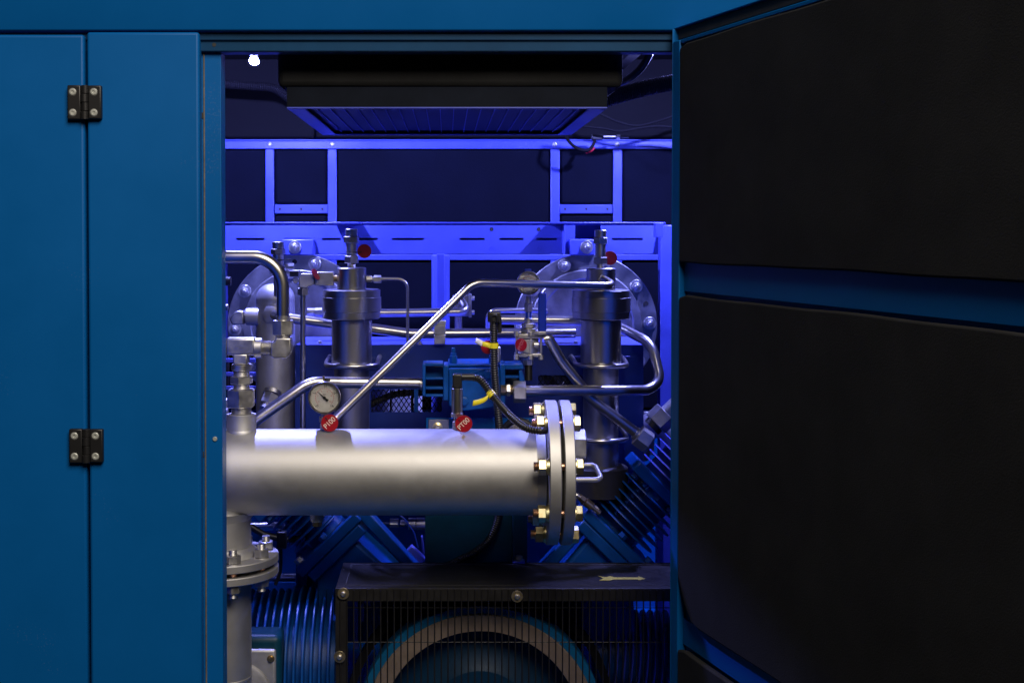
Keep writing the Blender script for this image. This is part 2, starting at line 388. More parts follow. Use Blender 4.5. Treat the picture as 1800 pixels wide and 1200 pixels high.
MB().box((tl+.004, YT0+.004, zb+.010), (tr-.004, YT1-.004, zb+.034)).build('backing', GRILLE, dk)
sl = MB().box((-.0007, 0, 0), (.0007, YT1-YT0-.026, .0045)).mesh('slat', INPAINT, 0)
ns = 20
for k in range(ns):
    x = tl+e+(tr-tl-2*e)*(k+.5)/ns; link('slat', sl, dk, MX.Translation((x, YT0+.013, zb+.006)))

# ================================================================== REAR WALL: painted frame with foam panels
YW = 1.28
rw = thing('rear_wall_frame', (0, YW, .6), 'blue rear wall frame of rails and studs with dark foam infill', 'wall frame')
def rbar(name, x0, x1, y0, y1, Y0=YW, Y1=YW+.03, mt=INPAINT, par=None, bev=.002): return MB().pbox(x0, x1, y0, y1, Y0, Y1).build(name, mt, par or rw, bevel=bev)
top = rbar('rail', 330, 1260, 248, 262)
m = MB(); a = P(330,245,YW+.012); m.box((P(330,248,YW).x, YW+.003, P(0,248,YW).z+.0005), (P(1260,248,YW).x, YW+.03, P(0,245,YW).z)); m.build('rail_lip', INPAINT, rw, bevel=.0015)
for a, b in ((467,482),(576.5,592),(967.5,983.5),(1077.5,1093)): rbar('stud', a, b, 262.5, 850)
for a, b in ((482.6,576),(984,1077)):
    c = rbar('cross_bar', a, b, 359.5, 375.5, YW-.002, YW+.02)
    for k in (.10, .5, .90):
        p = P(a+(b-a)*k, 367.5, YW-.0021); MB().cyl(p+V((0,.002,0)), p-V((0,.0008,0)), .0034, n=12).build('screw', GASKET, c)
rbar('rail', 330, 1260, 447, 457.5, YW-.001, YW+.02)
for a in (474, 584, 975, 1085):
    p = P(a, 254, YW); m = MB(); m.lathe(p+V((0,.001,0)), (0,-1,0), [(0,.0068),(.002,.0060),(.003,.0035),(.0015,.003)], 16); m.build('screw', ZINC, top)
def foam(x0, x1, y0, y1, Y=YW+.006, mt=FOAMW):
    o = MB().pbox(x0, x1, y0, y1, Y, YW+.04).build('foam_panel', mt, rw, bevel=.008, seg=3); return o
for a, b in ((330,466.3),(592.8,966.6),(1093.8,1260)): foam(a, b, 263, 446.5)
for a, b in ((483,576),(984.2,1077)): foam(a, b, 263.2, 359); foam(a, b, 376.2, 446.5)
foam(300,553,45,243.5,YW+.008,MATTE); foam(554.5,1300,45,243,YW+.007,MATTE)  # upper foam near black, the fall-off of lamp light put into its colour
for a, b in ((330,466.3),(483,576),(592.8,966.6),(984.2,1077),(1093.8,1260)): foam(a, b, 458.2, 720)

# ================================================================== SUPPORT BEAM
YB = 1.0
bm = thing('support_beam', (0, YB, CZ-.1), 'bright blue slotted channel beam spanning the cabinet with a centre post', 'beam')
m = MB(); xl, xr = 320, 1170
yt, ys0, ys1, yb = 393, 418.2, 422.2, 446
slots = [(415,465),(500,545),(566,599),(621,664),(689,745),(808,852),(878,920),(943,979),(1076,1130)]
notch = (1011, 1056)
m.pbox(xl, notch[0], yt, ys0, YB, YB+.005); m.pbox(notch[1], xr, yt, ys0, YB, YB+.005)
e = xl
for a, b in slots[:8]+[notch]+slots[8:]: m.pbox(e, a, ys0, ys1, YB, YB+.005); e = b
m.pbox(e, xr, ys0, ys1, YB, YB+.005)
m.pbox(xl, xr, ys1, yb, YB, YB+.005)
m.build('front_web', INPAINT, bm, smooth=30)
MB().pbox(xl, xr, yt, yt+3, YB+.0052, YB+.075).build('top_flange', INPAINT, bm, bevel=.001)
m = MB(); a = P(xl, 393, YB-.004); b = P(xr, 390, YB-.004); m.box((a.x, YB-.003, P(0,392.9,YB).z), (b.x, YB+.075, P(0,390.6,YB).z)); m.build('cap_strip', INPAINT, bm, bevel=.0012)
MB().pbox(xl, xr, yb-3, yb, YB+.0052, YB+.06).build('bottom_flange', INPAINT, bm, bevel=.001)
MB().pbox(xl, xr, 396, 443, YB+.066, YB+.07).build('rear_web', INPAINT, bm)
for a, b, d in ((590,636,.07),(963,992,.08)):
    p, q = P(a,392,YB), P(b,392,YB); MB().box((p.x, YB-d, p.z-.002), (q.x, YB-.0035, p.z+.002)).build('tab', INPAINT, bm, bevel=.0008)
MB().pbox(990.5, 993.5, 395.5, 447, YB-.05, YB-.001).build('gusset', INPAINT, bm, bevel=.0008)
for a, y, mt in ((864,403,GASKET),(947,403,GASKET),(864,437,INPAINT),(947,437,INPAINT)):
    p = P(a, y, YB); m = MB(); m.lathe(p+V((0,.0035,0)), (0,-1,0), [(0,.0042),(.0042,.0042),(.0042,.0048),(.003,.0052)], 16, caps=False); m.cyl(p+V((0,.002,0)), p-V((0,.0003,0)), .0042, n=16); m.build('bolt_hole', mt, bm)
# lugs with bolts
def bolt_mesh(r=.0105, h=.009, wr=.016, nut=True):
    m = MB(); m.cyl((0,0,0),(0,0,.0022), wr, n=24, ch=.0005); m.hexn((0,0,.0022),(0,0,.0022+h), r); m.cyl((0,0,.0022+h),(0,0,.006+h), r*.5, n=16, ch=.001)
    return m
BOLT1 = bolt_mesh().mesh('bolt', ZINC, 35)
for a, b, bx in ((495,551,518),(1002,1046,1031)):
    lg = MB().pbox(a, b, 420.5, 449, YB-.055, YB-.001).build('lug', INPAINT, bm, bevel=.003)
    link('bolt', BOLT1, lg, along(P(bx, 434.5, YB-.0552), (0,-1,0), .3))
# centre post, right post
m = MB(); c = P(774.5, 447, YB-.02); r = 16*S(YB-.02)
m.cyl(c, V((c.x, c.y, .6)), r, n=28, ch=.004); m.build('post', INPAINT, bm)
MB().pbox(767.5, 781.5, 446.5, 900, YB-.062, YB-.034).build('post_rib', INPAINT, bm, bevel=.0015)
rp = thing('right_post', (P(1170,700,YB-.05).x, YB, .6), 'bright blue vertical post at the right edge behind the bent tube', 'post')
MB().pbox(1160, 1195, 396, 1300, YB-.05, YB-.045).build('face', INPAINT, rp, bevel=.001)
MB().pbox(1160, 1162.5, 396, 1300, YB-.0448, YB-.002).build('flange', INPAINT, rp, bevel=.0008)
MB().pbox(1153, 1166, 391.5, 417, YB-.09, YB-.0505).build('corner_bracket', INPAINT, rp, bevel=.001)
lpst = MB().pbox(340, 397, 449, 1300, YB+.004, YB+.05).build('left_post', INPAINT, None, bevel=.002)
tag(lpst, 'blue vertical post behind the bent tube at the left jamb', 'post')

# ================================================================== ROUND END PLATES (vessel ends)
def endplate(cx, cy, off, lab):
    Y = .955; s = S(Y); c = P(cx, cy, Y)
    t = thing('vessel_end', (c.x, c.y, c.z-.177), lab, 'end plate', 'round vessel end plates under the beam')
    MB().lathe(c+V((0,.012,0)), (0,-1,0), [(0,.175),(.001,.177),(.010,.177),(.0115,.1755)], 72).build('plate', GALV, t, smooth=25)
    m = MB(); m.lathe(c, (0,-1,0), [(0,.139),(.009,.138),(.011,.136),(.011,.118),(.008,.114),(.0085,.02)], 72); m.build('cover', GALV, t, smooth=25)
    m = MB(); m.cyl(c+V((0,.0125,0)), c+V((0,.22,0)), .150, n=48); m.build('vessel_body', SATIN, t)
    for k in range(10):
        a = math.radians(off+36*k); q = c+V((.158*math.cos(a), -.0001, .158*math.sin(a)))
        link('bolt', BOLT1, t, along(q, (0,-1,0), random.uniform(0,1)))
    q = c+V((.158*math.cos(math.radians(off+18)), 0, .158*math.sin(math.radians(off+18)))); MB().cyl(q+V((0,.002,0)), q-V((0,.0004,0)), .006, n=16).build('hole', GASKET, t)
    return t
endplate(525, 572, 75.5, 'round galvanised end plate behind the left filter, under the beam')
endplate(1030, 572, 2.0, 'round galvanised end plate behind the right filter, under the beam')

# ================================================================== BIG HEADER PIPE
YP = .25; s = S(YP); c0 = P(300, 829, YP); zc = c0.z; xR = P(957, 829, YP).x
hp = thing('header_pipe', (P(430,829,YP).x, YP, zc-.083), 'thick matte steel header pipe across the front with bolted end flange', 'pipe')
rP = 75.3*s
MB().cyl((P(250,829,YP).x, YP, zc), (xR-.004, YP, zc), rP, n=72).build('pipe_body', BLAST, hp)
MB().lathe((P(940,829,YP).x, YP, zc), (1,0,0), [(0,rP+.0002),(.008,rP+.0025),(.017,rP+.007)], 64).build('weld_bead', BLAST, hp)
x1, x2, x3, x4 = [P(k, 829, YP).x for k in (957.5, 977.5, 983, 1001)]
RF = 126*s; ch = .0015
fl = MB().lathe((x1, YP, zc), (1,0,0), [(0,RF-ch),(ch,RF),(x2-x1-ch,RF),(x2-x1,RF-ch)], 80).build('flange', BLAST, hp, smooth=25)
MB().cyl((x2+.0002, YP, zc), (x3-.0002, YP, zc), RF*.74, n=64).build('gasket', GASKET, hp)
bl = MB().lathe((x3, YP, zc), (1,0,0), [(0,RF-ch),(ch,RF),(x4-x3-ch,RF),(x4-x3,RF-ch)], 80).build('blind_flange', BLAST, hp, smooth=25)
RB = 108*s
nutm = MB(); nutm.lathe((0,0,0),(0,0,1),[(0,.0165),(.0025,.0165),(.003,.0150),(.005,.0152),(.0055,.0135)],24); nutm.hexn((0,0,.0056),(0,0,.0206),.0162)
NUTM = nutm.mesh('nut', YZINC, 35)
endm = MB(); endm.thread((0,0,.0206),(0,0,.0290),.0088); ENDM = endm.mesh('stud_end', COPPER, 30)
studm = MB(); studm.cyl((0,0,0),(0,0,x3-x2),.0075,n=16); STUDM = studm.mesh('stud', COPPER, 40)
headm = MB(); headm.cyl((0,0,0),(0,0,.0022),.0165,n=24); headm.hexn((0,0,.0023),(0,0,.0150),.0163); HEADM = headm.mesh('bolt_head', YZINC, 35)
for k in range(8):
    a = math.radians(15+45*k); dy, dz = -RB*math.cos(a), RB*math.sin(a)
    st = link('stud', STUDM, hp, along((x2, YP+dy, zc+dz), (1,0,0)))
    rr = random.uniform(0, 1)
    for nm, me, x, d in (('nut', NUTM, x1, -1), ('stud_end', ENDM, x1, -1), ('bolt_head', HEADM, x4, 1)):
        o = link(nm, me, st); o.matrix_basis = along((x2, YP+dy, zc+dz), (1,0,0)).inverted() @ along((x, YP+dy, zc+dz), (d,0,0), rr)
# plug in the blind flange and its handle
c = P(1010, 783, YP+.06); m = MB(); m.cyl((x4, c.y, c.z), (x4+.016, c.y, c.z), .021, n=28); m.cyl((x4+.016, c.y, c.z), (x4+.024, c.y, c.z), .017, n=28)
m.hexn((x4+.012, c.y, c.z), (x4+.038, c.y, c.z), .033, rot=.5); m.build('plug', ZINC, hp)
Yh = YP-.01
m = MB(); m.tube([(x4-.001, Yh, P(0,843,Yh).z), (P(1058,843,Yh).x, Yh, P(0,843,Yh).z), (P(1046,819,Yh+.05).x, Yh+.055, P(0,818,Yh+.05).z), (x4-.001, Yh+.055, P(0,818,Yh+.05).z)], .0052, R=.012, n=16); m.build('handle', SATIN, hp)
# bosses on the pipe
def boss(px, py0, py1, r, name='boss', Y=YP, mt=BLAST):
    a = P(px, py1, Y); b = P(px, py0, Y); m = MB(); m.lathe(a, (0,0,1), [(-.012,r*1.18),(.0,r*1.04),(.003,r),((b-a).z-.001,r),((b-a).z,r-.001)], 36); return m.build(name, mt, hp)
boss(424.5, 727, 757, 26*s)
m = MB(); a = P(424.5,755,YP); m.lathe(a, (0,0,1), [(-.022,27*s),(-.004,28.6*s),(.001,26.2*s)], 40); m.build('weld_bead', BLAST, hp)
boss(572, 744, 757, 9.5*s); boss(804, 740, 757, 8.5*s)
m = MB(); a = P(557,918,YP); m.lathe(P(557,903,YP), (0,0,-1), [(-.01,13*s),(.006,12.5*s),(.012,11.5*s),(.014,11*s)], 28); m.build('boss', BLAST, hp)
MB().hexn(P(557,914,YP), P(557,924,YP), 9.2*s, rot=.2).build('drain_plug', BRASS, hp)
# branch going down with flange pair
cx = 390; rB = 51.5*s; pc = P(cx, 972, YP)
MB().cyl((pc.x, YP, zc-.06), (pc.x, YP, P(0,958,YP).z), rB, n=56).build('branch', BLAST, hp)
m = MB(); zz = P(0,905,YP).z; m.lathe((pc.x, YP, zz), (0,0,1), [(-.006,rB+.0002),(.0,rB+.004),(.010,rB+.007)], 56); m.build('weld_bead', BLAST, hp)
RF2 = 99.5*s; zf1 = P(0,972,YP).z; th = 13.5*s
MB().lathe((pc.x, YP, zf1), (0,0,1), [(0,RF2*.66),(.006,RF2*.635),(P(0,958,YP).z-zf1, rB+.0005),(P(0,956,YP).z-zf1, rB+.001)], 56).build('neck', BLAST, hp)
def ring(zt, nm): return MB().lathe((pc.x, YP, zt-th), (0,0,1), [(0,RF2-ch),(ch,RF2),(th-ch,RF2),(th,RF2-ch)], 80).build(nm, BLAST, hp, smooth=25)
ring(zf1, 'flange'); zf2 = zf1-th-8*s; ring(zf2, 'flange')
MB().cyl((pc.x,YP,zf2+.0002),(pc.x,YP,zf1-th-.0002), RF2*.70, n=56).build('gasket', GASKET, hp)
MB().cyl((pc.x, YP, .46), (pc.x, YP, zf2-th), rB, n=56).build('lower_branch', BLAST, hp)
MB().lathe(P(cx,1187,YP), (0,0,1), [(-.004,rB+.0001),(-.002,rB+.002),(.002,rB+.002),(.004,rB+.0001)], 56, caps=False).build('weld_bead', BLAST, hp)
n2 = MB(); n2.cyl((0,0,0),(0,0,.0015),.0150,n=24); n2.hexn((0,0,.0015),(0,0,.0165),.0152); n2.thread((0,0,.0165),(0,0,.0265),.0080); NUT2 = n2.mesh('flange_bolt', ZINC, 35)
st2 = MB().cyl((0,0,-(8*s)),(0,0,0),.008,n=14).mesh('stud', COPPER, 40)
for k in range(8):
    a = math.radians(-67+45*k); q = V((pc.x+.0885*math.cos(a), YP+.0885*math.sin(a), zf1))
    o = link('flange_bolt', NUT2, hp, along(q, (0,0,1), random.uniform(0, 1)))
    link('flange_nut', NUT2, hp, along(q-V((0,0,2*th+8*s)), (0,0,-1), random.uniform(0, 1)))
    link('stud', st2, hp, MX.Translation(q-V((0,0,th))))

# ================================================================== FITTING STACK + BENT TUBE AT LEFT
def pv(px, py, Y=YP): return P(px, py, Y)
ft = thing('tee_fitting', pv(424.5,727), 'grey steel tee and elbow fitting stack above the left end of the header pipe', 'fitting')
X = pv(424.5,700).x
def vcyl(par, nm, px, y0, y1, r, Y, mt=ZINC, n=28, chm=.0008, hexr=None, thr=False, rot=.0):
    a, b = P(px, y1, Y), P(px, y0, Y); a.x = b.x = (a.x+b.x)/2; m = MB(); R = r*S(Y)
    if thr: m.thread(a, b, R)
    elif hexr: m.hexn(a, b, R, rot)
    else: m.cyl(a, b, R, n=n, ch=chm)
    return m.build(nm, mt, par, smooth=35)
def hcyl(par, nm, x0, x1, py, r, Y, mt=ZINC, hexr=None, thr=False, rot=.0, n=28, chm=.0008):
    a, b = P(x0, py, Y), P(x1, py, Y); m = MB(); R = r*S(Y)
    if thr: m.thread(a, b, R)
    elif hexr: m.hexn(a, b, R, rot)
    else: m.cyl(a, b, R, n=n, ch=chm)
    return m.build(nm, mt, par, smooth=35)
vcyl(ft,'thread',424,715,727,18,YP,thr=True)
vcyl(ft,'hex_nut',424,683,715.5,25.5,YP,hexr=1,rot=.52)
vcyl(ft,'thread',424.5,674,683.5,14.5,YP,thr=True)
vcyl(ft,'hex_nut',424.5,660.5,674.5,20.5,YP,hexr=1,rot=.42)
vcyl(ft,'thread',424.5,650,661,14.5,YP,thr=True)
vcyl(ft,'collar',424.5,640,650.5,18,YP)
m = MB()
m.pbox(409,435,622,641,YP-.0155,YP+.0155); m.build('tee_branch', ZINC, ft, bevel=.003)
m = MB(); m.pbox(396.5,448.5,594,624.5,YP-.0165,YP+.0165); m.build('tee_body', ZINC, ft, bevel=.0045, seg=3)
hcyl(ft,'collar',448,461,611.5,18.2,YP); hcyl(ft,'collar',372,396.8,611.5,18.2,YP)
hcyl(ft,'thread',460.5,476,611.5,13.5,YP,thr=True)
m = MB(); Yq = YP
pts = [(475,602),(482,600),(484,594),(511,594),(512,616),(509,625),(503,630),(480,630),(475,626)]
m.prism([P(a,b,YP-.0165) for a, b in pts], (0,.033,0)); m.build('elbow_body', ZINC, ft, bevel=.003, seg=3)
vcyl(ft,'thread',497.5,588,594.5,13.5,YP,thr=True)
vcyl(ft,'hex_nut',497.5,562,588.5,19.5,YP,hexr=1,rot=.47)
vcyl(ft,'ferrule',497.5,555,562.5,12.6,YP)
bt = MB(); bt.tube([P(497.5,561,YP), P(497.5,452,YP), P(330,452,YP)], 11.3*s, R=.066, n=28, seg=16)
tag(bt.build('bent_steel_tube', STAIN, None), 'thick bent steel tube rising from the elbow and turning left behind the jamb', 'tube')
# ================================================================== GAUGES
def gauge(px, py, r, Y, lab, stem_to, big=True):
    c = P(px, py, Y); R = r*S(Y)
    g = thing('pressure_gauge', P(px, stem_to, Y), lab, 'gauge')
    m = MB(); m.lathe(c+V((0,.026,0)), (0,-1,0), [(0,R*.86),(.002,R*.92),(.020,R*.93),(.0205,R*.985),(.030,R),(.0325,R*.97),(.0325,R*.885),(.0285,R*.86)], 64, caps=False)
    m.cyl(c+V((0,.0262,0)), c+V((0,.024,0)), R*.87, n=48); m.build('case', STAIN, g, smooth=40)
    dl = MB().cyl(c+V((0,.002,0)), c-V((0,.0005,0)), R*.865, n=64).build('dial', CREAM, g)
    yk = c.y-.0007
    m = MB(); mr = MB()
    for k in range(41):
        a = math.radians(225-270*k/40); d = V((math.cos(a),0,math.sin(a))); pdr = V((-d.z,0,d.x)); big_ = k % 10 == 0
        r0, r1 = (.66, .74) if big_ else (.0, .0)
        if big_: m.prism([V((c.x,yk,c.z))+d*(R*.64)+pdr*.0004, V((c.x,yk,c.z))+d*(R*.64)-pdr*.0004, V((c.x,yk,c.z))+d*(R*.80)-pdr*.0004, V((c.x,yk,c.z))+d*(R*.80)+pdr*.0004], (0,.0003,0))
        if k % 2 == 0: mr.prism([V((c.x,yk,c.z))+d*(R*.545)+pdr*.00022, V((c.x,yk,c.z))+d*(R*.545)-pdr*.00022, V((c.x,yk,c.z))+d*(R*.61)-pdr*.00022, V((c.x,yk,c.z))+d*(R*.61)+pdr*.00022], (0,.0003,0))
    n = 40
    arc = [math.radians(225-270*k/n) for k in range(n+1)]
    ctr = V((c.x,yk,c.z)); mr.v and None
    for a, b in zip(arc, arc[1:]):
        mr.prism([ctr+V((math.cos(t),0,math.sin(t)))*(R*q) for t, q in ((a,.535),(a,.55),(b,.55),(b,.535))], (0,.0003,0))
    m.build('black_ticks', INK, dl); mr.build('red_scale', REDINK, dl)
    for k, t in enumerate(('0','4','8','12','16')):
        a = math.radians(225-67.5*k); writing(t, R*.19, INK, dl, facing(ctr+V((math.cos(a),0,math.sin(a)))*(R*.71)+V((R*.09 if k < 2 else -R*.08 if k > 2 else R*.10,-.0004,0))), ext=.0001)
    for k in range(6):
        a = math.radians(215-50*k); writing(str(k*2), R*.13, REDINK, dl, facing(ctr+V((math.cos(a),0,math.sin(a)))*(R*.42)+V((0,-.0004,0))), ext=.0001)
    writing('bar', R*.16, INK, dl, facing(ctr+V((0,-.0004,R*.20))), ext=.0001)
    # needle
    a = math.radians(139); d = V((math.cos(a),0,math.sin(a))); pdr = V((-d.z,0,d.x)); q = V((c.x, c.y-.003, c.z))
    m = MB(); m.prism([q-d*R*.16+pdr*R*.045, q-d*R*.16-pdr*R*.045, q+d*R*.58-pdr*R*.010, q+d*R*.58+pdr*R*.010], (0,.0008,0)); m.prism([q-d*R*.14+pdr*R*.055, q-d*R*.14-pdr*R*.055, q-d*R*.28-pdr*R*.09, q-d*R*.28+pdr*R*.09], (0,.0008,0))
    m.cyl(q+V((0,.002,0)), q-V((0,.001,0)), R*.085, n=20); m.build('needle', INK, g)
    MB().cyl(c-V((0,.0038,0)), c-V((0,.0050,0)), R*.875, n=64).build('glass', GLASS, g)
    return g, c, R
g1, gc, gR = gauge(570.5, 698.5, 29, YP, 'round steel pressure gauge with cream dial on top of the header pipe', 750)
m = MB(); m.cyl(P(570.5,750,YP+.012), P(570.5,726,YP+.012), .0072, n=20); m.hexn(P(570.5,742,YP+.012), P(570.5,731,YP+.012), .0105); m.build('stem', ZINC, g1)
m = MB(); q = P(569,664,YP+.012); m.cyl(q-V((0,0,.008)), q+V((0,0,.004)), .0020, n=14); m.build('vent_pin', BRASS, g1)
m = MB(); q = P(575,667,YP+.016); m.box(q-V((.006,.002,.003)), q+V((.006,.002,.003))); m.build('vent_plug', BLACK, g1, bevel=.001)

def redtag(px, py, r, Y, lab, text=None, roll=0.0, yaw=0.0, tilt=0.0, tie=None, tmat=None):
    c = P(px, py, Y); R = r*S(Y); t = thing('red_tag', c-V((0,0,R)), lab, 'tag', 'round red tags tied to valves and gauges')
    Mx = facing(c, roll, yaw, tilt)
    d = MB(); d.lathe((0,0,-.0006), (0,0,1), [(0,R-.0003),(.0003,R),(.0010,R),(.0013,R-.0003)], 40); link('disc', d.mesh('disc', RED, 30), t, Mx)
    if text: writing(text, R*.86, tmat or WHITE, t, Mx @ MX.Translation((0, 0, .0008)), ext=.0002, sx=.92)
    if tie: MB().tube([V(p) for p in tie], .0011, R=.004, n=8).build('tie', BLACK, t)
    return t
redtag(579.5, 743, 15.2, YP-.024, 'round red tag lettered P100 hanging below the gauge', 'P100', roll=.78, tie=[P(570,734,YP-.010),P(572,734,YP-.025),P(575,737,YP-.026)])
redtag(815, 744.5, 15.2, YP-.030, 'round red tag lettered PT00 hanging on the pressure transmitter', 'PT00', roll=.80, tilt=.12, tie=[P(803,733,YP-.010),P(802,735,YP-.025),P(808,739,YP-.033)])

# ================================================================== PRESSURE TRANSMITTER + its corrugated cable
tx = thing('pressure_transmitter', P(804,750,YP), 'small cylindrical steel pressure transmitter with black angled plug', 'sensor')
vcyl(tx,'hex_base',803.5,725,733,11.5,YP,STAIN,hexr=1,rot=.3); vcyl(tx,'stem',803.5,733,750,6.5,YP,STAIN)
bd = vcyl(tx,'body',803.5,682,725.5,9.8,YP,STAIN)
MB().pbox(795.5,812,657.5,682.2,YP-.010,YP+.010).build('plug', BLACK, tx, bevel=.003, seg=3)
hcyl(tx,'plug_arm',811,834,662.5,6.4,YP,BLACK); vcyl(tx,'plug_nut',803.5,676,681.8,9.2,YP,BLACK)
for q, a in ((797,684),(810,684)):
    p = P(q,a,YP-.006); MB().sphere(p, .0016, 10, 6).build('rivet', STAIN, tx)
def ribbed(pts, r, name, lab, cat='conduit', mt=BLACK, parent=None, group=None):
    path = resample(spline(pts, 14), .0016); o = MB().sweep(path, r, 14, rf=lambda i: 1.0 if i % 3 else .82).build(name, mt, parent, smooth=60)
    if lab: tag(o, lab, cat, group)
    return o
cb = ribbed([P(832,663,YP), P(845,668,YP-.004), P(862,690,YP-.012), P(880,712,YP-.03), P(900,733,YP-.06), P(925,752,YP-.085), P(952,757,YP-.088), P(962,752,YP-.06), P(968,742,YP-.035)], 6.6*s, 'corrugated_conduit', 'black corrugated cable from the transmitter plug curving down over the header pipe', 'conduit')
tp = thing('yellow_cable_flag', P(862,697,YP-.01), 'yellow tape flag wrapped on the lower black corrugated cable', 'tape')
c = P(863.5,693,YP-.0125); dd = (P(880,712,YP-.03)-P(856,682,YP-.010)).normalized()
m = MB(); m.lathe(c-dd*.006, dd, [(0,7.6*s),(.012,7.6*s)], 20, caps=False); m.build('wrap', YELLOW, tp)
def ribbon(cl, wv, name, par, mt):
    vs = []; fs = []
    for p in cl: vs += [p-wv, p+wv]
    for i in range(len(cl)-1): fs.append((2*i, 2*i+1, 2*i+3, 2*i+2))
    m = MB(); m.add(vs, fs); o = m.build(name, mt, par); sd = o.modifiers.new('solid', 'SOLIDIFY'); sd.thickness = .0005; return o
ribbon(spline([P(858,697,YP-.020), P(852,702,YP-.022), P(842,706,YP-.022), P(831,708.5,YP-.020)], 6), V((.001,.001,.0052)), 'flag', tp, YELLOW)
# second, upright corrugated conduit
Yc = .40
cv = ribbed([P(868,562,Yc), P(868,600,Yc), P(869,650,Yc), P(873,700,Yc+.01), P(878,760,Yc+.02), P(880,850,.49), P(877,905,.515), P(862,945,.515), P(835,970,.515), P(805,985,.516), P(770,1003,.517)], 7.2*S(Yc), 'corrugated_conduit', 'upright black corrugated conduit between the actuator and the ball valve', 'conduit')
cn = thing('angled_cable_plug', P(868,562,Yc), 'black angled cable plug on top of the upright conduit', 'plug')
m = MB(); m.pbox(857.5,881,548,567,Yc-.012,Yc+.012); m.build('housing', BLACK, cn, bevel=.003, seg=3)
m = MB(); m.pbox(872,882,562,585,Yc+.014,Yc+.030); m.build('latch', BLACK, cn, bevel=.002)
m = MB(); m.tube([P(863,580,Yc-.012),P(863,553,Yc-.014),P(874,553,Yc-.014),P(874,566,Yc-.012)], .0028, R=.010, n=10); m.build('wire_loop', BLACK, cn)
tp2 = thing('yellow_cable_flag', P(866,610,Yc), 'yellow tape flag wrapped on the upright black conduit', 'tape')
m = MB(); c = P(868,607,Yc); m.lathe(c-V((0,0,.0055)), (0,0,1), [(0,8.3*S(Yc)),(.011,8.3*S(Yc))], 20, caps=False); m.build('wrap', YELLOW, tp2)
ribbon(spline([P(862,608,Yc-.010), P(857,606,Yc-.012), P(848,604,Yc-.010)], 5), V((.0005,.001,.0048)), 'flag', tp2, YELLOW)
ribbon(spline([P(848.2,604,Yc-.010), P(842,600.5,Yc-.008), P(836,598,Yc-.004)], 5), V((.002,.001,.005)), 'clear_tail', tp2, CLEAR)
redtag(857.5, 610, 12, Yc+.012, 'plain red tag half hidden behind the upright black conduit', roll=.2)

# ================================================================== FILTERS
YF = .60
def filt(cx, dy, lab, valve_h, low_end, ubolts, base=False):
    s_ = S(YF); c = P(cx, 700, YF)
    t = thing('filter_housing', P(cx, low_end, YF), lab, 'filter', 'stainless high pressure filter housings')
    def lt(nm, prof, mt=BRUSH, par=t, n=56):           # prof: list of (py, r px) from top to bottom
        z = lambda y: P(cx, y, YF).z
        z0 = z(prof[-1][0]+dy); m = MB(); m.lathe((c.x, YF, z0), (0,0,1), [(z(y+dy)-z0, r*s_) for y, r in reversed(prof)], n); return m.build(nm, mt, par, smooth=30)
    lt('head', [(470.5,24),(471.5,25.5),(508.3,25.5)])
    lt('collar', [(508.5,48),(509.5,50.3),(521.5,50.3),(522,51.8),(546,51.8),(547,50.4),(558,50),(559.5,48)])
    lt('body', [(558,33),(561,33.5),(562,35.5),(642,35.5)])
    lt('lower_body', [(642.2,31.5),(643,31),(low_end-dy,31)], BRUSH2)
    # relief valve
    v = vcyl(t,'valve',cx-.5,valve_h,valve_h+12.5,10.8,YF,ZINC)
    vcyl(v,'hex',cx-.5,valve_h+12.8,valve_h+24.5,13.6,YF,ZINC,hexr=1,rot=.3); vcyl(v,'sleeve',cx-.5,valve_h+24.7,valve_h+47,9.4,YF,ZINC)
    vcyl(v,'hex',cx-.5,valve_h+47.2,valve_h+60,13.2,YF,ZINC,hexr=1,rot=.45); vcyl(v,'thread',cx-.5,valve_h+60,470.5+dy,7.2,YF,ZINC,thr=True)
    ubs = []
    for y in ubolts:
        z = P(cx,y,YF).z; r = 40*s_
        pts = [V((c.x-r*1.13, YF+.095, z+.008)), V((c.x-r*1.13, YF+.02, z+.004))]+[V((c.x+r*1.12*math.cos(a), YF+r*.99*math.sin(a)-.003, z)) for a in [math.radians(k) for k in range(180, 361, 12)]]+[V((c.x+r*1.13, YF+.02, z+.004)), V((c.x+r*1.13, YF+.095, z+.008))]
        MB().sweep(pts, .0056, 14).build('u_bolt', STAIN, t)
    if base: lt('base_cap', [(816,40),(818,46),(820,48),(868,48)], DKSTEEL)
    return t
fl1 = filt(618.5, 0, 'left stainless filter housing with relief valve on top', 402.5, 770, (640,))
fl2 = filt(1056, .5, 'right stainless filter housing standing behind the bent tube', 404.5, 820, (640, 769), base=True)
redtag(640.5, 441.5, 12.3, YF-.014, 'plain red tag beside the relief valve of the left filter', tie=[P(607,443,YF-.018),P(620,443.5,YF-.022),P(636,443,YF-.016)])
redtag(1072.5, 453.5, 12.3, YF+.012, 'plain red tag behind the relief valve of the right filter')
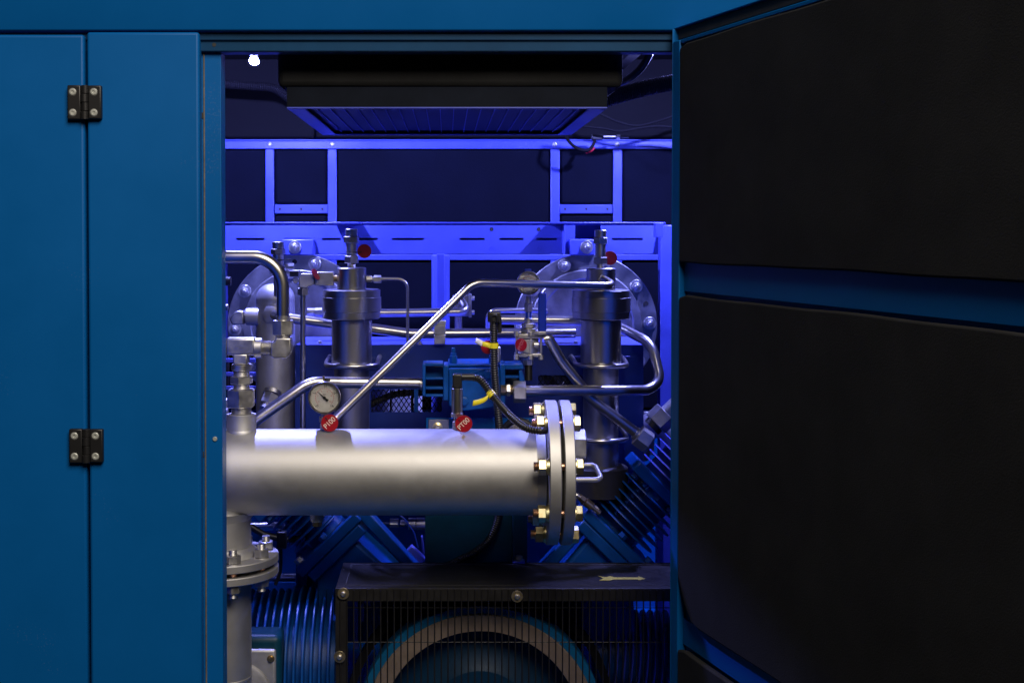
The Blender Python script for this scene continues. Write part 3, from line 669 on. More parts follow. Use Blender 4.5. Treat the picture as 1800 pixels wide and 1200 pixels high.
# elbow + down tube on the left filter
ef = thing('elbow_fitting', P(541,505,YF), 'pale nickel elbow fitting on the left side of the left filter', 'fitting')
hcyl(ef,'thread',585.5,594.5,489.5,6.3,YF,BRASS,thr=True); MB().pbox(553,586,478,502,YF-.014,YF+.014).build('block', ZINC, ef, bevel=.002)
m = MB(); m.prism([P(a,b,YF-.013) for a, b in ((525,488),(529,481),(552.8,481),(552.8,500),(543,503),(541,506),(525,506))], (0,.026,0)); m.build('elbow', ZINC, ef, bevel=.002)
vcyl(ef,'nut',532.5,506,519,10.4,YF,ZINC,hexr=1,rot=.5)
tag(MB().tube([P(532.5,518,YF), P(532.5,800,YF)], 4.8*S(YF), n=16).build('thin_tube', STAIN, None), 'thin vertical steel tube dropping from the elbow fitting beside the left filter', 'tube')
redtag(555, 482, 11, YF-.022, 'red tag seen nearly edge-on against the elbow fitting', roll=0, yaw=1.15, tilt=-.5)
sf = thing('swivel_fitting', P(658,497,YF), 'small compression fitting on the right side of the left filter', 'fitting')
hcyl(sf,'hex',644,654,490,6,YF,ZINC,hexr=1,rot=.2); hcyl(sf,'nut',657,670,490.5,6.8,YF,ZINC,hexr=1,rot=.5); hcyl(sf,'neck',653,658,490,3.6,YF,ZINC)
tag(MB().tube([P(669,490,YF), P(716.5,490,YF), P(716.5,620,YF)], 2.6*S(YF), R=.022, n=12).build('capillary_tube', STAIN, None), 'thinnest capillary tube bending down right of the left filter', 'tube')
# long diagonal tube
Yd = .42
pth = [P(560,770,.30), P(590,735,.33), P(832,496.5,Yd), P(1083,503,.52), P(1058,489,.575)]
tag(MB().tube(pth, 6.9*S(Yd), R=.05, n=20, seg=12).build('diagonal_tube', STAIN, None), 'long diagonal steel tube running from the header pipe up to the right filter', 'tube')
nf = thing('port_fitting', P(1058,500,.57), 'hexagonal port fitting on the front of the right filter head', 'fitting')
m = MB(); a = P(1057,489.5,.578); d = (P(1075,499,.53)-a).normalized(); m.hexn(a-d*.004, a+d*.010, .0115); m.cyl(a-d*.010, a, .008, n=20); m.build('nut', ZINC, nf)

# ================================================================== LEFT VALVE CLUSTER AND DOMED PIPE
Ys = .72
sv = thing('relief_valve', P(489,490,Ys), 'small relief valve standing behind the bent tube at left', 'valve')
vcyl(sv,'cap',489,425,437,10.6,Ys); vcyl(sv,'hex',489,437.2,447,13.2,Ys,ZINC,hexr=1,rot=.2); vcyl(sv,'sleeve',489,447.2,468,9.8,Ys); vcyl(sv,'hex',489,468.2,482,12.5,Ys,ZINC,hexr=1,rot=.4); vcyl(sv,'stem',489,482,520,8,Ys)
m = MB(); m.tube([P(478,457,Ys-.015),P(489,457.5,Ys-.02),P(511,456,Ys-.015)], .0012, R=.004, n=8); m.build('tie', BLACK, sv)
hcyl(sv,'side_plug',502,517,467,4.6,Ys,ZINC,hexr=1,rot=.1); MB().pbox(502,527,475,481,Ys-.008,Ys+.008).build('bracket', ZINC, sv, bevel=.001); MB().pbox(509,524,476.5,486,Ys-.0165,Ys-.0085).build('clip', BLACK, sv, bevel=.001)
m = MB(); c = P(521,493,Ys-.005); m.lathe(c, (0,-1,0), [(0,.0085),(.008,.0085),(.010,.007),(.010,.0045),(.004,.0045)], 24); m.build('eye', ZINC, sv)
dp = thing('domed_pipe', P(484,760,.76), 'wide satin steel pipe with domed cap behind the bent tube', 'pipe')
c = P(484,530,.76); r = 34.5*S(.76); zb_ = P(0,770,.76).z
pr = [(0,r),(c.z-zb_-.0035,r),(c.z-zb_,r*.985),(c.z-zb_+.003,r)]
for k in range(1, 10): pr.append((c.z-zb_+.003+r*.86*math.sin(PI/2*k/9), max(.0005, r*math.cos(PI/2*k/9)**.75)))
MB().lathe((c.x,.76,zb_), (0,0,1), pr, 48).build('pipe_body', SATIN, dp, smooth=50)
hcyl(dp,'branch',433,456,556,15.5,.74,SATIN); hcyl(dp,'thread',428,433.5,556,12,.74,ZINC,thr=True)
m = MB(); m.prism([P(a,b,.72) for a, b in ((403,561),(411,549),(418,546),(428,547),(428,571),(408,571))], (0,.03,0)); m.build('elbow', ZINC, dp, bevel=.003)
m = MB(); a = P(478,553,.715); m.cyl(a+V((0,.05,0)), a, .020, n=28); m.hexn(a+V((0,.012,0)), a-V((0.002,.004,0)), .0225); m.build('outlet', SATIN, dp)
tag(MB().tube([P(483,553,.71), P(494,557,.67), P(600,571,.68), P(660,578,.70), P(720,586.5,.71), P(930,585.5,.72), P(1010,585,.74)], 9*S(.68), R=.05, n=18).build('steel_tube', STAIN, None), 'steel tube running from the domed pipe along the top of the blue box', 'tube')
m = MB(); a, b = P(476,700,.73), P(455,730,.70)
hxf = thing('angle_fitting', b, 'short angled hose fitting on the domed pipe near its foot', 'fitting')
m.hexn(P(477,694,.715), P(470,712,.70), .019); m.cyl(P(480,688,.72), P(478,694,.715), .021, n=24); m.thread(P(470,711,.70), P(466,719,.695), .014); m.build('body', ZINC, hxf)
# left edge odds: black knob and stub
kb = thing('knob_fitting', P(399,500,.7), 'small black knob at the left edge beside the galvanised plate', 'knob')
hcyl(kb,'cap',393,406,494,8,.7,BLACK); hcyl(kb,'shaft',380,393.2,494,3.2,.7,ZINC)
tag(MB().tube([P(370,538,.8),P(401,540,.8)], 6*S(.8), n=16).build('short_tube_stub', STAIN, None), 'short shiny tube stub below the black knob at the left edge', 'tube')
lv = thing('louvre_panel', P(391,760,.85), 'narrow blue louvre panel with horizontal slots behind the tee fitting', 'louvre')
MB().pbox(376,400,622,760,.85,.88).build('frame', BLACKM, lv)
for k in range(5): MB().pbox(385,449,630+k*24,637+k*24,.84,.849).build('slat', INPAINT, lv, bevel=.001)
nutl = thing('left_nut', P(396,718,YP+.06), 'steel nut half hidden by the jamb beside the fitting stack', 'nut')
hcyl(nutl,'hex',375,400,716,17,YP+.08,ZINC,hexr=1,rot=.3); hcyl(nutl,'collar',375,400.5,728,11,YP+.06,SATIN)

# ================================================================== BLUE BOX BEHIND THE FILTERS
Y0b, Y1b = .70, .93
zt_ = P(786,606,Y0b).z; zb2 = P(786,905,Y0b).z; xa, xb = P(519,650,Y0b).x, P(1131,650,Y0b).x
bb = thing('cooler_box', (0, Y0b, zb2), 'dark blue sheet-metal box behind the filters with mesh windows', 'cooler')
ya, yc_, = 686, 723
m = MB()
m.box((xa, Y0b+.002, zt_-.003), (xb, Y1b, zt_)); m.box((xa, Y0b+.002, zb2), (xa+.003, Y1b, zt_-.0031)); m.box((xb-.003, Y0b+.002, zb2), (xb, Y1b, zt_-.0031)); m.build('casing', INPAINT, bb, bevel=.0015)
m = MB()
m.pbox(519,1131,606,659,Y0b,Y0b+.0018); m.pbox(519,946,659,684,Y0b,Y0b+.0018); m.pbox(1024,1131,659,694,Y0b,Y0b+.0018)
m.pbox(519,652,684,724,Y0b,Y0b+.0018); m.pbox(777,946,684,724,Y0b,Y0b+.0018); m.pbox(946,1024,694,724,Y0b,Y0b+.0018); m.pbox(1024,1131,694,724,Y0b,Y0b+.0018); m.pbox(519,1131,724,905,Y0b,Y0b+.0018)
m.build('front_sheet', BOXP, bb)
for a, b in ((640,685),(688,722),(727,742),(942,975),(980,1022)): MB().pbox(a,b,640,745,1.05,1.055).build('lit_interior_plate', WLIT, bb, bevel=.002)
m = MB(); m.pbox(728,735,684,724,Y0b-.004,Y0b-.001); m.build('divider', MPAINT, bb)
def mesh_grille(x0, x1, y0, y1, n, k, nm):
    m = MB(); a = P(x0,y1,Y0b+.005); b = P(x1,y0,Y0b+.005); W = b.x-a.x; Hh = b.z-a.z; cw = W/n; hh = Hh/k; r = .0011
    for i in range(n):
        for j in range(k):
            cx_, cz_ = a.x+cw*(i+.5), a.z+hh*(j+.5)
            q = [V((cx_-cw/2, a.y, cz_)), V((cx_, a.y, cz_+hh/2)), V((cx_+cw/2, a.y, cz_)), V((cx_, a.y, cz_-hh/2))]
            for e in range(4): m.cyl(q[e], q[(e+1) % 4], r, n=4)
    o = m.build(nm, BLACKM, bb); o['kind'] = 'stuff'; return o
mesh_grille(652,777,684,724,14,3,'mesh_grille'); mesh_grille(946,1024,659,694,9,3,'mesh_grille')
MB().pbox(578,664,628,650,Y0b-.003,Y0b-.0005).build('pressed_panel', BOXP, bb, bevel=.001); MB().pbox(1000,1108,625.5,629,Y0b-.004,Y0b-.0005).build('ridge', INPAINT, bb, bevel=.001)
for a in (563, 738, 1012):
    q = P(a,600,Y0b+.02); q.z = zt_; m = MB(); m.cyl(q, q+V((0,0,.0015)), .007, n=18); m.hexn(q+V((0,0,.0015)), q+V((0,0,.007)), .0052); m.build('screw', ZINC, bb)
tag(ribbed([P(648,712,.76), P(665,704,.75), P(690,694,.75), P(720,690,.76), P(760,690,.78)], .0085, 'corrugated_hose', None), 'dark corrugated hose behind the mesh window of the blue box', 'hose')
# bracket with steel plates in front of the box, just above the pipe
br = thing('angle_bracket', P(840,790,.52), 'blue angle bracket with bright steel plates just above the header pipe', 'bracket')
MB().pbox(749,960,734,800,.52,.523).build('bracket_plate', PAINT, br, bevel=.006)
for a, b in ((753,789),(893,930)):
    pl = MB().pbox(a,b,737,800,.515,.5195).build('steel_plate', GALV, br, bevel=.001); c = P((a+b)/2-2,751,.514); MB().lathe(c+V((0,.001,0)), (0,-1,0), [(0,.011),(.002,.011),(.004,.006),(.006,.005)], 20).build('bolt', YZINC, pl)
hs = MB().tube([P(880,790,.46),P(884,752,.46),P(905,736,.45),P(932,745,.44),P(948,770,.42)], .0072, R=.04, n=14); tag(hs.build('black_hose', BLACK, None), 'smooth black hose looping behind the corrugated cable next to the flange', 'hose')
# clamp block on tubes
cb_ = thing('tube_clamp', P(773,604,.70), 'two-piece steel clamp block holding the tube on the blue box', 'clamp')
MB().pbox(763,783,588.5,605,.685,.715).build('lower_half', ZINC, cb_, bevel=.0012); MB().pbox(763,783,571,588,.685,.715).build('upper_half', ZINC, cb_, bevel=.0012); MB().pbox(761.5,784,564,570.6,.684,.716).build('top_plate', ZINC, cb_, bevel=.001); vcyl(cb_,'bolt',773,558,564,4.5,.70,ZINC)
cl2 = thing('tube_bracket', P(820,556,.9), 'galvanised bracket plate with two bolts at the end of the rear tube', 'bracket')
MB().pbox(796,826,519,556,.87,.90).build('block', GALV, cl2, bevel=.002); MB().pbox(824,829,517,558,.86,.91).build('plate', GALV, cl2, bevel=.001)
for y in (524,549): hcyl(cl2,'bolt',829,834,y,4,.875,ZINC)
vcyl(cl2,'leg',806,556,590,6.5,.90,STAIN)
tag(MB().tube([P(540,548,.80), P(680,550,.82), P(822,548,.83), P(812,530,.866)], 7.4*S(.82), R=.03, n=18).build('steel_tube', STAIN, None), 'straight rear steel tube between the left filter and the bracket plate', 'tube')
nn = thing('tube_nut', P(556,552,.79), 'small pair of hex nuts on the rear tube left of the left filter', 'nut')
hcyl(nn,'hex',541,552,549,7.5,.80,ZINC,hexr=1,rot=.2); hcyl(nn,'nut',554,567,549,8.3,.80,ZINC,hexr=1,rot=.5)
tag(MB().tube([P(858,575,.86), P(858,546,.84), P(930,545,.86), P(960,547,.90)], 5*S(.85), R=.02, n=16).build('thin_tube', STAIN, None), 'thin tube bending behind the small gauge above the ball valve', 'tube')
tag(MB().tube([P(878,561.5,.76), P(1012,563,.76), P(1060,567,.72), P(1091,576,.70), P(1146,604,.62), P(1161,668,.58), P(1140,686,.56), P(1100,686,.52), P(922,686,.46)], 9.0*S(.58), R=.075, n=20, seg=12).build('looped_tube', STAIN, None), 'steel tube looping around the right filter and back to the actuator', 'tube')

# ================================================================== BLUE ACTUATOR / VALVE BLOCK
Ya = .45
ac = thing('valve_block', P(835,730,Ya), 'blue cast valve block with ribbed ends at the centre', 'valve')
m = MB(); D_ = .085
m.prism([P(a,b,Ya) for a, b in ((789,647),(878,646),(880,715),(820,722),(800,722),(789,712))], (0,D_,0)); m.build('housing', MPAINT, ac, bevel=.003, seg=3)
m = MB(); m.pbox(779,788.8,642,704,Ya+.006,Ya+D_); m.build('left_flange', MPAINT, ac, bevel=.002)
m = MB(); m.pbox(742.5,748,640,696,Ya+.004,Ya+D_-.004); m.build('left_end', MPAINT, ac, bevel=.0015)
for y in (641, 665, 682, 695): MB().pbox(748.2,778.8,y-2,y+2,Ya+.008,Ya+D_-.008).build('rib', MPAINT, ac, bevel=.0008)
MB().pbox(748.2,778.8,645,694,Ya+.040,Ya+.060).build('web', MPAINT, ac)
m = MB(); m.pbox(879,888,640,712,Ya+.004,Ya+D_); m.build('right_flange', MPAINT, ac, bevel=.002)
m = MB(); m.prism([P(a,b,Ya+.004) for a, b in ((888.2,641),(919,640),(921,648.5),(888.2,649)) ], (0,D_-.01,0)); m.build('rib', MPAINT, ac, bevel=.001)
m = MB(); m.prism([P(a,b,Ya+.004) for a, b in ((912,651),(917,650),(921,662),(926,690),(914,694)) ], (0,D_-.01,0)); m.build('right_end', MPAINT, ac, bevel=.001)
MB().pbox(888.2,914,660,664,Ya+.010,Ya+D_-.01).build('rib', MPAINT, ac); MB().pbox(888.2,912,651,690,Ya+.040,Ya+.058).build('web', MPAINT, ac)
m = MB(); z = P(0,646,Ya).z; m.box((P(788,645,Ya).x, Ya+.012, z), (P(876,645,Ya).x, Ya+D_+.05, z+.006)); m.build('top_cover', MPAINT, ac, bevel=.002)
for a, tall in ((797,1),(866,0)):
    q = P(a,640,Ya+.03); q.z = z+.006; m = MB(); m.hexn(q, q+V((0,0,.016)), .0085, rot=.2); m.hexn(q+V((0,0,.016)), q+V((0,0,.022)), .0065); m.cyl(q+V((0,0,.022)), q+V((0,0,.033 if tall else .025)), .0040, n=16, ch=.001); m.build('fitting', MPAINT, ac)
q = P(875,640,Ya+.05); q.z = z+.006; m = MB(); m.cyl(q, q+V((0,0,.034)), .0062, n=18, ch=.002); m.build('pin', ZINC, ac)
for a, b in ((858,658),(815,705)):
    q = P(a,b,Ya-.0005); m = MB(); m.hexn(q+V((0,.001,0)), q-V((0,.006,0)), .0105); m.cyl(q-V((0,.006,0)), q-V((0,.0075,0)), .007, n=16); m.build('cap_screw', MPAINT, ac)
m = MB(); m.prism([P(a,b,Ya-.002) for a, b in ((818,660),(832,653),(852,647.5),(852,650),(834,656),(820,664))], (0,.004,0)); m.build('casting_rib', MPAINT, ac, bevel=.0008)
hcyl(ac,'port',738,743.5,675,10.5,Ya+.04,ZINC)
tag(MB().tube([P(395,790,.42), P(450,738,.42), P(545,671,Ya), P(600,672,Ya+.02), P(741,673.5,Ya+.04)], 10*S(.45), R=.07, n=22, seg=12).build('steel_tube', STAIN, None), 'thick steel tube bending up from behind the header pipe into the valve block', 'tube')
un = thing('union_fitting', P(903,705,.46), 'large hexagonal union on the right of the valve block', 'fitting')
hcyl(un,'thread',880,891,685,9.5,.455,BRASS,thr=True); hcyl(un,'hex',890,897,685,11.5,.455,ZINC,hexr=1,rot=.1); hcyl(un,'thread',897,904,685,9,.455,BRASS,thr=True); hcyl(un,'union_nut',902,924.5,688.5,19.5,.455,ZINC,hexr=1,rot=.5236)

# ================================================================== BALL VALVE WITH SMALL GAUGE
Yv = .52
g2, gc2, gR2 = gauge(929, 497.5, 21.2, .50, 'smaller pressure gauge above the ball valve, crossed by the diagonal tube', 540)
vcyl(g2,'stem',929,520,533,5.2,.51,ZINC); m = MB(); q = P(929,476,.51); m.box(q-V((.008,.002,.002)), q+V((.006,.002,.004))); m.build('vent_plug', LEVER, g2, bevel=.001)
bv = thing('ball_valve', P(929,665,Yv), 'three-piece steel ball valve with blue lever sleeve', 'valve')
vcyl(bv,'sleeve',929,531,548,7.6,Yv,ZINC,hexr=1,rot=.3); vcyl(bv,'thread',929,548,561,5.6,Yv,LEVER,thr=True); vcyl(bv,'neck',929,559,569,7.2,Yv,ZINC)
vcyl(bv,'hex',929,568,576,12.6,Yv,ZINC,hexr=1,rot=.1); vcyl(bv,'hex',929,576.5,588,14.3,Yv,ZINC,hexr=1,rot=.35)
MB().pbox(906,955,586.5,595,Yv-.020,Yv+.020).build('end_plate', ZINC, bv, bevel=.002); MB().pbox(906,953,621,628,Yv-.020,Yv+.020).build('end_plate', ZINC, bv, bevel=.002)
vcyl(bv,'ball_body',929,595.2,620.8,18,Yv,ZINC); MB().pbox(918,931,597,620,Yv-.024,Yv-.019).build('name_plate', SATIN, bv, bevel=.001)
for dx in (908,933,951):
    for yy in (Yv-.017,):
        bt_ = vcyl(bv,'tie_bolt',dx,590,632,2.4,yy,ZINC); vcyl(bt_,'nut',dx,583,590.5,4.6,yy-.004,ZINC,hexr=1); vcyl(bt_,'nut',dx,624,632,4.8,yy-.004,ZINC,hexr=1)
vcyl(bv,'hex',929,628.5,641,9,Yv,ZINC,hexr=1,rot=.2); vcyl(bv,'thread',929,641,668,7,Yv,BLACKM,thr=True)
lz0, lz1 = P(953,588,Yv-.03), P(953,513,Yv-.03)
m = MB(); m.box((lz0.x-.0088, Yv-.034, P(0,583,Yv-.03).z), (lz0.x+.0088, Yv-.026, P(0,514,Yv-.03).z)); o = m.build('lever_sleeve', LEVER, bv, bevel=.0039, seg=4)
m = MB(); m.pbox(940,960,582.5,588,Yv-.034,Yv-.0205); m.build('lever_foot', ZINC, bv, bevel=.001); hcyl(bv,'lever_hub',938,947,606,6,Yv-.02,ZINC)
redtag(916, 606, 11.2, Yv-.036, 'dark red tag lettered PM00 hanging on the ball valve', 'PM00', roll=1.15, yaw=-.5, tmat=FADED)
tag(MB().tube([P(956,597,.505), P(964,594,.505), P(986,634,.515), P(1040,702,.526), P(1133,771,.528)], 9.2*S(.54), R=.10, n=20, seg=10).build('diagonal_tube', STAIN, None), 'steel tube slanting from the ball valve down to the finned cylinder at right', 'tube')
tn = thing('tube_nut', P(1125,780,.52), 'dark hexagonal tube nut at the foot of the slanting tube', 'nut')
d = (P(1133,771,.528)-P(1040,702,.526)).normalized(); a = P(1120,763,.5276); m = MB(); m.hexn(a, a+d*.032, .024, rot=.3); m.cyl(a-d*.006, a, .0145, n=20); m.build('nut', ZINC, tn)

# ================================================================== COMPRESSOR: V-ARRANGED FINNED CYLINDERS
Yk = .66; sk = S(Yk)
def bank(px, py, dirx, dirz, lab, n=9, pitch=16.0, R=64, Yk=.60):
    sk = S(Yk); a0 = P(px, py, Yk); ax = V((dirx, 0, dirz)).normalized()
    t = thing('finned_cylinder', a0, lab, 'cylinder', 'finned compressor cylinders in a V')
    side = V((0, 1, 0)).cross(ax).normalized()
    MB().cyl(a0-ax*.03, a0+ax*(pitch*(n+6.5)*sk), R*.60*sk, n=36).build('barrel', MPAINT, t)
    r = R*sk; f = MB(); f.lathe((0,0,-.0020), (0,0,1), [(0,r*.99),(.0005,r),(.0030,r*.995),(.0036,r*.98)], 40); fm = f.mesh('fin', MPAINT, 30)
    for k in range(n): link('fin', fm, t, along(a0+ax*((k+1.2)*pitch*sk), ax))
    # flange block between the stages, then a smaller set of fins
    b0 = a0+ax*((n+1.1)*pitch*sk); u = side
    m = MB(); R3 = MX((u, V((0,1,0)), ax)).transposed(); m.box((-r*.97,-r*.8,0),(r*.97,r*.8,.026), R3, b0); m.build('head_flange', MPAINT, t, bevel=.004)
    for sx in (-.75,-.35,.05,.45):
        q = b0+u*(r*sx)-V((0,r*.55,0))-ax*.001; m = MB(); m.hexn(q, q-ax*.010, .009); m.build('bolt', MPAINT, t)
    f2 = MB(); f2.lathe((0,0,0), (0,0,1), [(0,r*.83),(.0006,r*.84),(.0034,r*.83)], 36); fm2 = f2.mesh('fin', INPAINT, 30)
    for k in range(5): link('fin', fm2, t, along(b0+ax*(.040+k*pitch*.95*sk), ax))
    for k in range(7):
        q = a0+ax*((k+1.6)*pitch*sk)-V((0,r*.62,0))-u*(r*.45); MB().cyl(q, q+ax*pitch*.5*sk, .0055, n=10).build('rib', MPAINT, t)
    # base flange onto crankcase
    m = MB(); m.box((-r*1.12,-r*1.0,-.026),(r*1.12,r*1.0,-.001), R3, a0); m.build('base_flange', MPAINT, t, bevel=.004)
    m = MB(); m.box((-r*.98,-r*.96,-.052),(r*.98,r*.96,-.0265), R3, a0); m.build('base_block', MPAINT, t, bevel=.004)
    for sx in (-.9, .0, .9):
        q = a0+u*(r*sx)-V((0,r*1.0-.016,0)); m = MB(); m.hexn(q, q+ax*.012, .010); m.build('bolt', ZINC if sx < 0 else MPAINT, t)
    return t
bank(1084, 931, 1, 1.02, 'blue finned compressor cylinder slanting up to the right beside the flange', n=6, pitch=13.6, R=70)
bank(575, 935, -1, 1.02, 'blue finned compressor cylinder slanting up to the left below the header pipe', n=6, pitch=13.6, Yk=.60)
cc = thing('crankcase', P(830,1100,Yk), 'dark blue compressor crankcase between the two finned cylinders', 'crankcase')
m = MB(); m.prism([P(a,b,.535) for a, b in ((560,1010),(596,935),(625,952),(740,1060),(940,1060),(1030,952),(1060,935),(1110,1010),(1120,1130),(545,1130))], (0,.17,0)); m.build('case', MPAINT, cc, bevel=.006)
m = MB(); m.box((-.013,-.02,-.10),(.013,.02,.10), MX.Rotation(math.radians(-42),3,'Y'), P(680,945,.55)); m.build('left_strut', MPAINT, cc, bevel=.004)
m = MB(); m.box((-.013,-.02,-.085),(.013,.02,.085), MX.Rotation(math.radians(42),3,'Y'), P(985,965,.55)); m.build('right_strut', MPAINT, cc, bevel=.004)
fp = thing('front_cover_plate', P(824,990,.40), 'flat teal plate, darkened for shade, hanging below the middle of the header pipe', 'plate')
MB().pbox(747,900,880,1060,.530,.536).build('plate', TEALD, fp, bevel=.001); MB().pbox(900.6,927,890,1060,.520,.56).build('side_channel', TEALD, fp, bevel=.002)
bs = thing('support_stand', P(545,1150,.72), 'dark blue upright support stand behind the lower flange', 'stand')
MB().pbox(520,540,950,1150,.70,.74).build('upright', MPAINT, bs, bevel=.003); MB().pbox(541,571,960,1150,.72,.76).build('plate', MPAINT, bs, bevel=.002)
tag(MB().tube([P(440,925,.55),P(465,940,.55),P(500,948,.55),P(530,946,.56),P(556,930,.60)], .0075, R=.06, n=12).build('black_hose', BLACK, None), 'black hose sagging between the lower flange and the left finned cylinder', 'hose')
tag(MB().tube([P(430,925,.80),P(560,922,.80)], .010, n=14).build('steel_tube', STAIN, None), 'horizontal steel tube behind the sagging black hose', 'tube')
tag(MB().tube([P(430,1016,.8),P(520,1015,.8)], .011, n=14).build('short_tube_stub', STAIN, None), 'short bright tube stub behind the lower flange', 'tube')
tag(MB().tube([P(492,930,.45),P(494,985,.45),P(493,1005,.45),P(484,1027,.45)], .0035, R=.02, n=10).build('thin_cable', BLACK, None), 'thin dark cable running down just right of the lower flange', 'cable')
tag(MB().pbox(486,503,935,965,.44,.46).build('cable_gland_block', BLACK, None, bevel=.003), 'dark block above the thin cable beside the lower flange', 'fitting')
ht = thing('sensor_line', P(690,930,.75), 'horizontal sensor line with nickel fittings left of the teal plate', 'fitting')
hcyl(ht,'line',640,686,919,1.9,.75,STAIN); hcyl(ht,'nut',685,701,918.5,8,.75,ZINC,hexr=1,rot=.1); hcyl(ht,'hex',703,711,919,5.5,.75,ZINC,hexr=1,rot=.3); hcyl(ht,'neck',711,718,919,3.5,.75,ZINC); hcyl(ht,'body',717.5,731,920,10.5,.75,ZINC); hcyl(ht,'body',731.5,749,920,11,.75,ZINC)
tag(MB().tube([P(690,895,.7),P(712,912,.7),P(728,935,.7),P(735,962,.7)], .0016, R=.05, n=8).build('blue_wire', LEVER, None), 'thin blue wire curving down left of the teal plate', 'wire')
mf = thing('small_blue_clamp', P(735,985,.62), 'small blue clamp beside the foot of the teal plate', 'clamp')
m = MB(); m.box((-.022,-.01,-.012),(.022,.01,.012), MX.Rotation(.75,3,'Y'), P(730,975,.62)); m.build('jaw', INPAINT, mf, bevel=.003); m = MB(); m.box((-.002,-.008,-.02),(.002,.008,.02), MX.Rotation(-.1,3,'Y'), P(743,957,.62)); m.build('leg', INPAINT, mf, bevel=.001)
bsf = thing('brass_fitting', P(1047,893,.50), 'small brass hose fitting between the end flange and the finned cylinder', 'fitting')
a, b = P(1012,868,.50), P(1058,904,.50); d = (b-a).normalized(); m = MB(); m.cyl(a+d*.026, a+d*.044, .0095, n=18); m.cyl(a+d*.044, a+d*.066, .0042, n=12); m.build('ferrule', BRASS, bsf); m = MB(); m.hexn(a+d*.010, a+d*.024, .008); m.build('nut', BRASS, bsf); m = MB(); m.tube([a-V((.004,0,.012)), a, a+d*.012], .006, R=.008, n=12); m.build('elbow', ZINC, bsf)
# right edge: cast outlet pipe and fitting
ol = thing('cast_outlet', P(1150,760,.78), 'pale grey cast outlet elbow above the right finned cylinder', 'outlet')
m = MB(); m.tube([P(1118,800,.86), P(1136,742,.84), P(1185,752,.80), P(1200,800,.78)], .031, R=.06, n=26); m.build('elbow_body', SATIN, ol); MB().pbox(1131,1150,724,800,.88,.90).build('mount_plate', GALV, ol, bevel=.002)
of = thing('hex_union', P(1165,735,.66), 'steel hex union with pipe at the right edge beside the open door', 'fitting')
a, b = P(1152,745,.64), P(1205,695,.64); d = (b-a).normalized(); m = MB(); m.hexn(a, a+d*.036, .030, rot=.25); m.build('hex', ZINC, of); m = MB(); m.cyl(a+d*.034, b, .018, n=22); m.build('pipe', SATIN, of); m = MB(); m.cyl(a-d*.012, a, .022, n=22); m.build('nipple', BLACK, of)
vb = thing('lower_right_bar', P(1163,985,.80), 'narrow bright blue bar behind the right finned cylinder', 'bar')
MB().pbox(1155,1166,880,1100,.80,.83).build('face', INPAINT, vb, bevel=.001)

# ================================================================== FINNED MOTOR (lower left)
Ym = .54; R = .175; cm = P(520, 1030, Ym); cm.z -= R+.004
mo = thing('finned_motor', V((cm.x, Ym, .47)), 'blue motor with tall ring fins beside the black belt guard', 'motor')
xL, xM, xE = P(400,1100,Ym-.1).x, P(500,1100,Ym-.1).x, P(590,1100,Ym-.1).x
MB().cyl((xL,Ym,cm.z), (xE,Ym,cm.z), R*.80, n=56).build('frame', MPAINT, mo)
def fin_mesh(r): 
    f = MB(); f.lathe((0,0,0), (0,0,1), [(0,r*.992),(.0012,r),(.0038,r),(.0050,r*.992)], 72); return f.mesh('fin', MPAINT, 30)
fa, fb = fin_mesh(R*.965), fin_mesh(R)
for k in range(7): link('fin', fa, mo, along((xL+.012+(xM-xL-.006)*k/7, Ym, cm.z), V((1,0,.0))))
for k in range(6): link('fin', fb, mo, along((xM+.006+(xE-xM-.002)*k/6, Ym, cm.z), V((1,0,0))))
jb = thing('terminal_box', P(440,1200,.36), 'dark blue terminal box with grey cover at the bottom left corner', 'junction box')
MB().pbox(380,494,1117,1330,.345,.42).build('box', TEALD, jb, bevel=.014, seg=4)
MB().pbox(380,485,1141,1330,.333,.3445).build('cover', SATIN, jb, bevel=.010, seg=4)
m = MB(); q = P(420,1220,.332); m.lathe(q+V((0,.0008,0)), (0,-1,0), [(0,.066),(.004,.064),(.006,.058)], 48); m.build('raised_disc', SATIN, jb)
q = P(476,1157,.3325); m = MB(); m.lathe(q+V((0,.0005,0)), (0,-1,0), [(0,.0075),(.0015,.0075),(.0015,.0058),(.005,.0055),(.0055,.003)], 18); m.build('screw', BRASS, jb)

# ================================================================== BELT GUARD
Yg0, Yg1 = .30, .505; zg = P(600,1033,Yg0).z; gx0 = P(589.5,1040,Yg0).x; gx1 = P(1260,1040,Yg0).x
bgd = thing('belt_guard', (0, .4, .46), 'black belt guard box with wire grille and yellow arrow on top', 'guard')
m = MB(); m.box((gx0, Yg0, zg-.004), (gx1, Yg1, zg)); m.build('top_plate', BLACKM, bgd, bevel=.0012)
zz = zg
m = MB(); e = .018; m.box((gx0+e, Yg0+.02, zz+.0002), (gx1, Yg0+.0212, zz+.0007)); 
for (a, b) in (((gx0+e, Yg0+.03), (gx0+e+.0022, Yg1-.02)), ((gx0+e, Yg1-.022), (gx1, Yg1-.018))): m.box((a[0], a[1], zz+.0001), (b[0], b[1], zz+.0012))
m.build('seam', GASKET, bgd)
m = MB(); m.box((gx0, Yg0-.002, zg-.026), (gx1, Yg0+.001, zg-.0005)); m.box((gx0, Yg0-.0021, .46), (gx0+.022, Yg0+.0009, zg-.0262)); m.build('front_frame', BLACKM, bgd, bevel=.0008)
m = MB(); m.box((P(668,1100,Yg1).x, Yg1-.003, .46), (P(1022,1100,Yg1).x, Yg1, zg-.0042)); m.build('rear_light_stop', BLACKM, bgd)  # partial sheet added behind the wheel to keep lamp light out
m = MB(); m.box((gx0, Yg0+.0012, .46), (gx0+.003, Yg0+.03, zg-.0042)); m.build('side_strip', BLACKM, bgd)
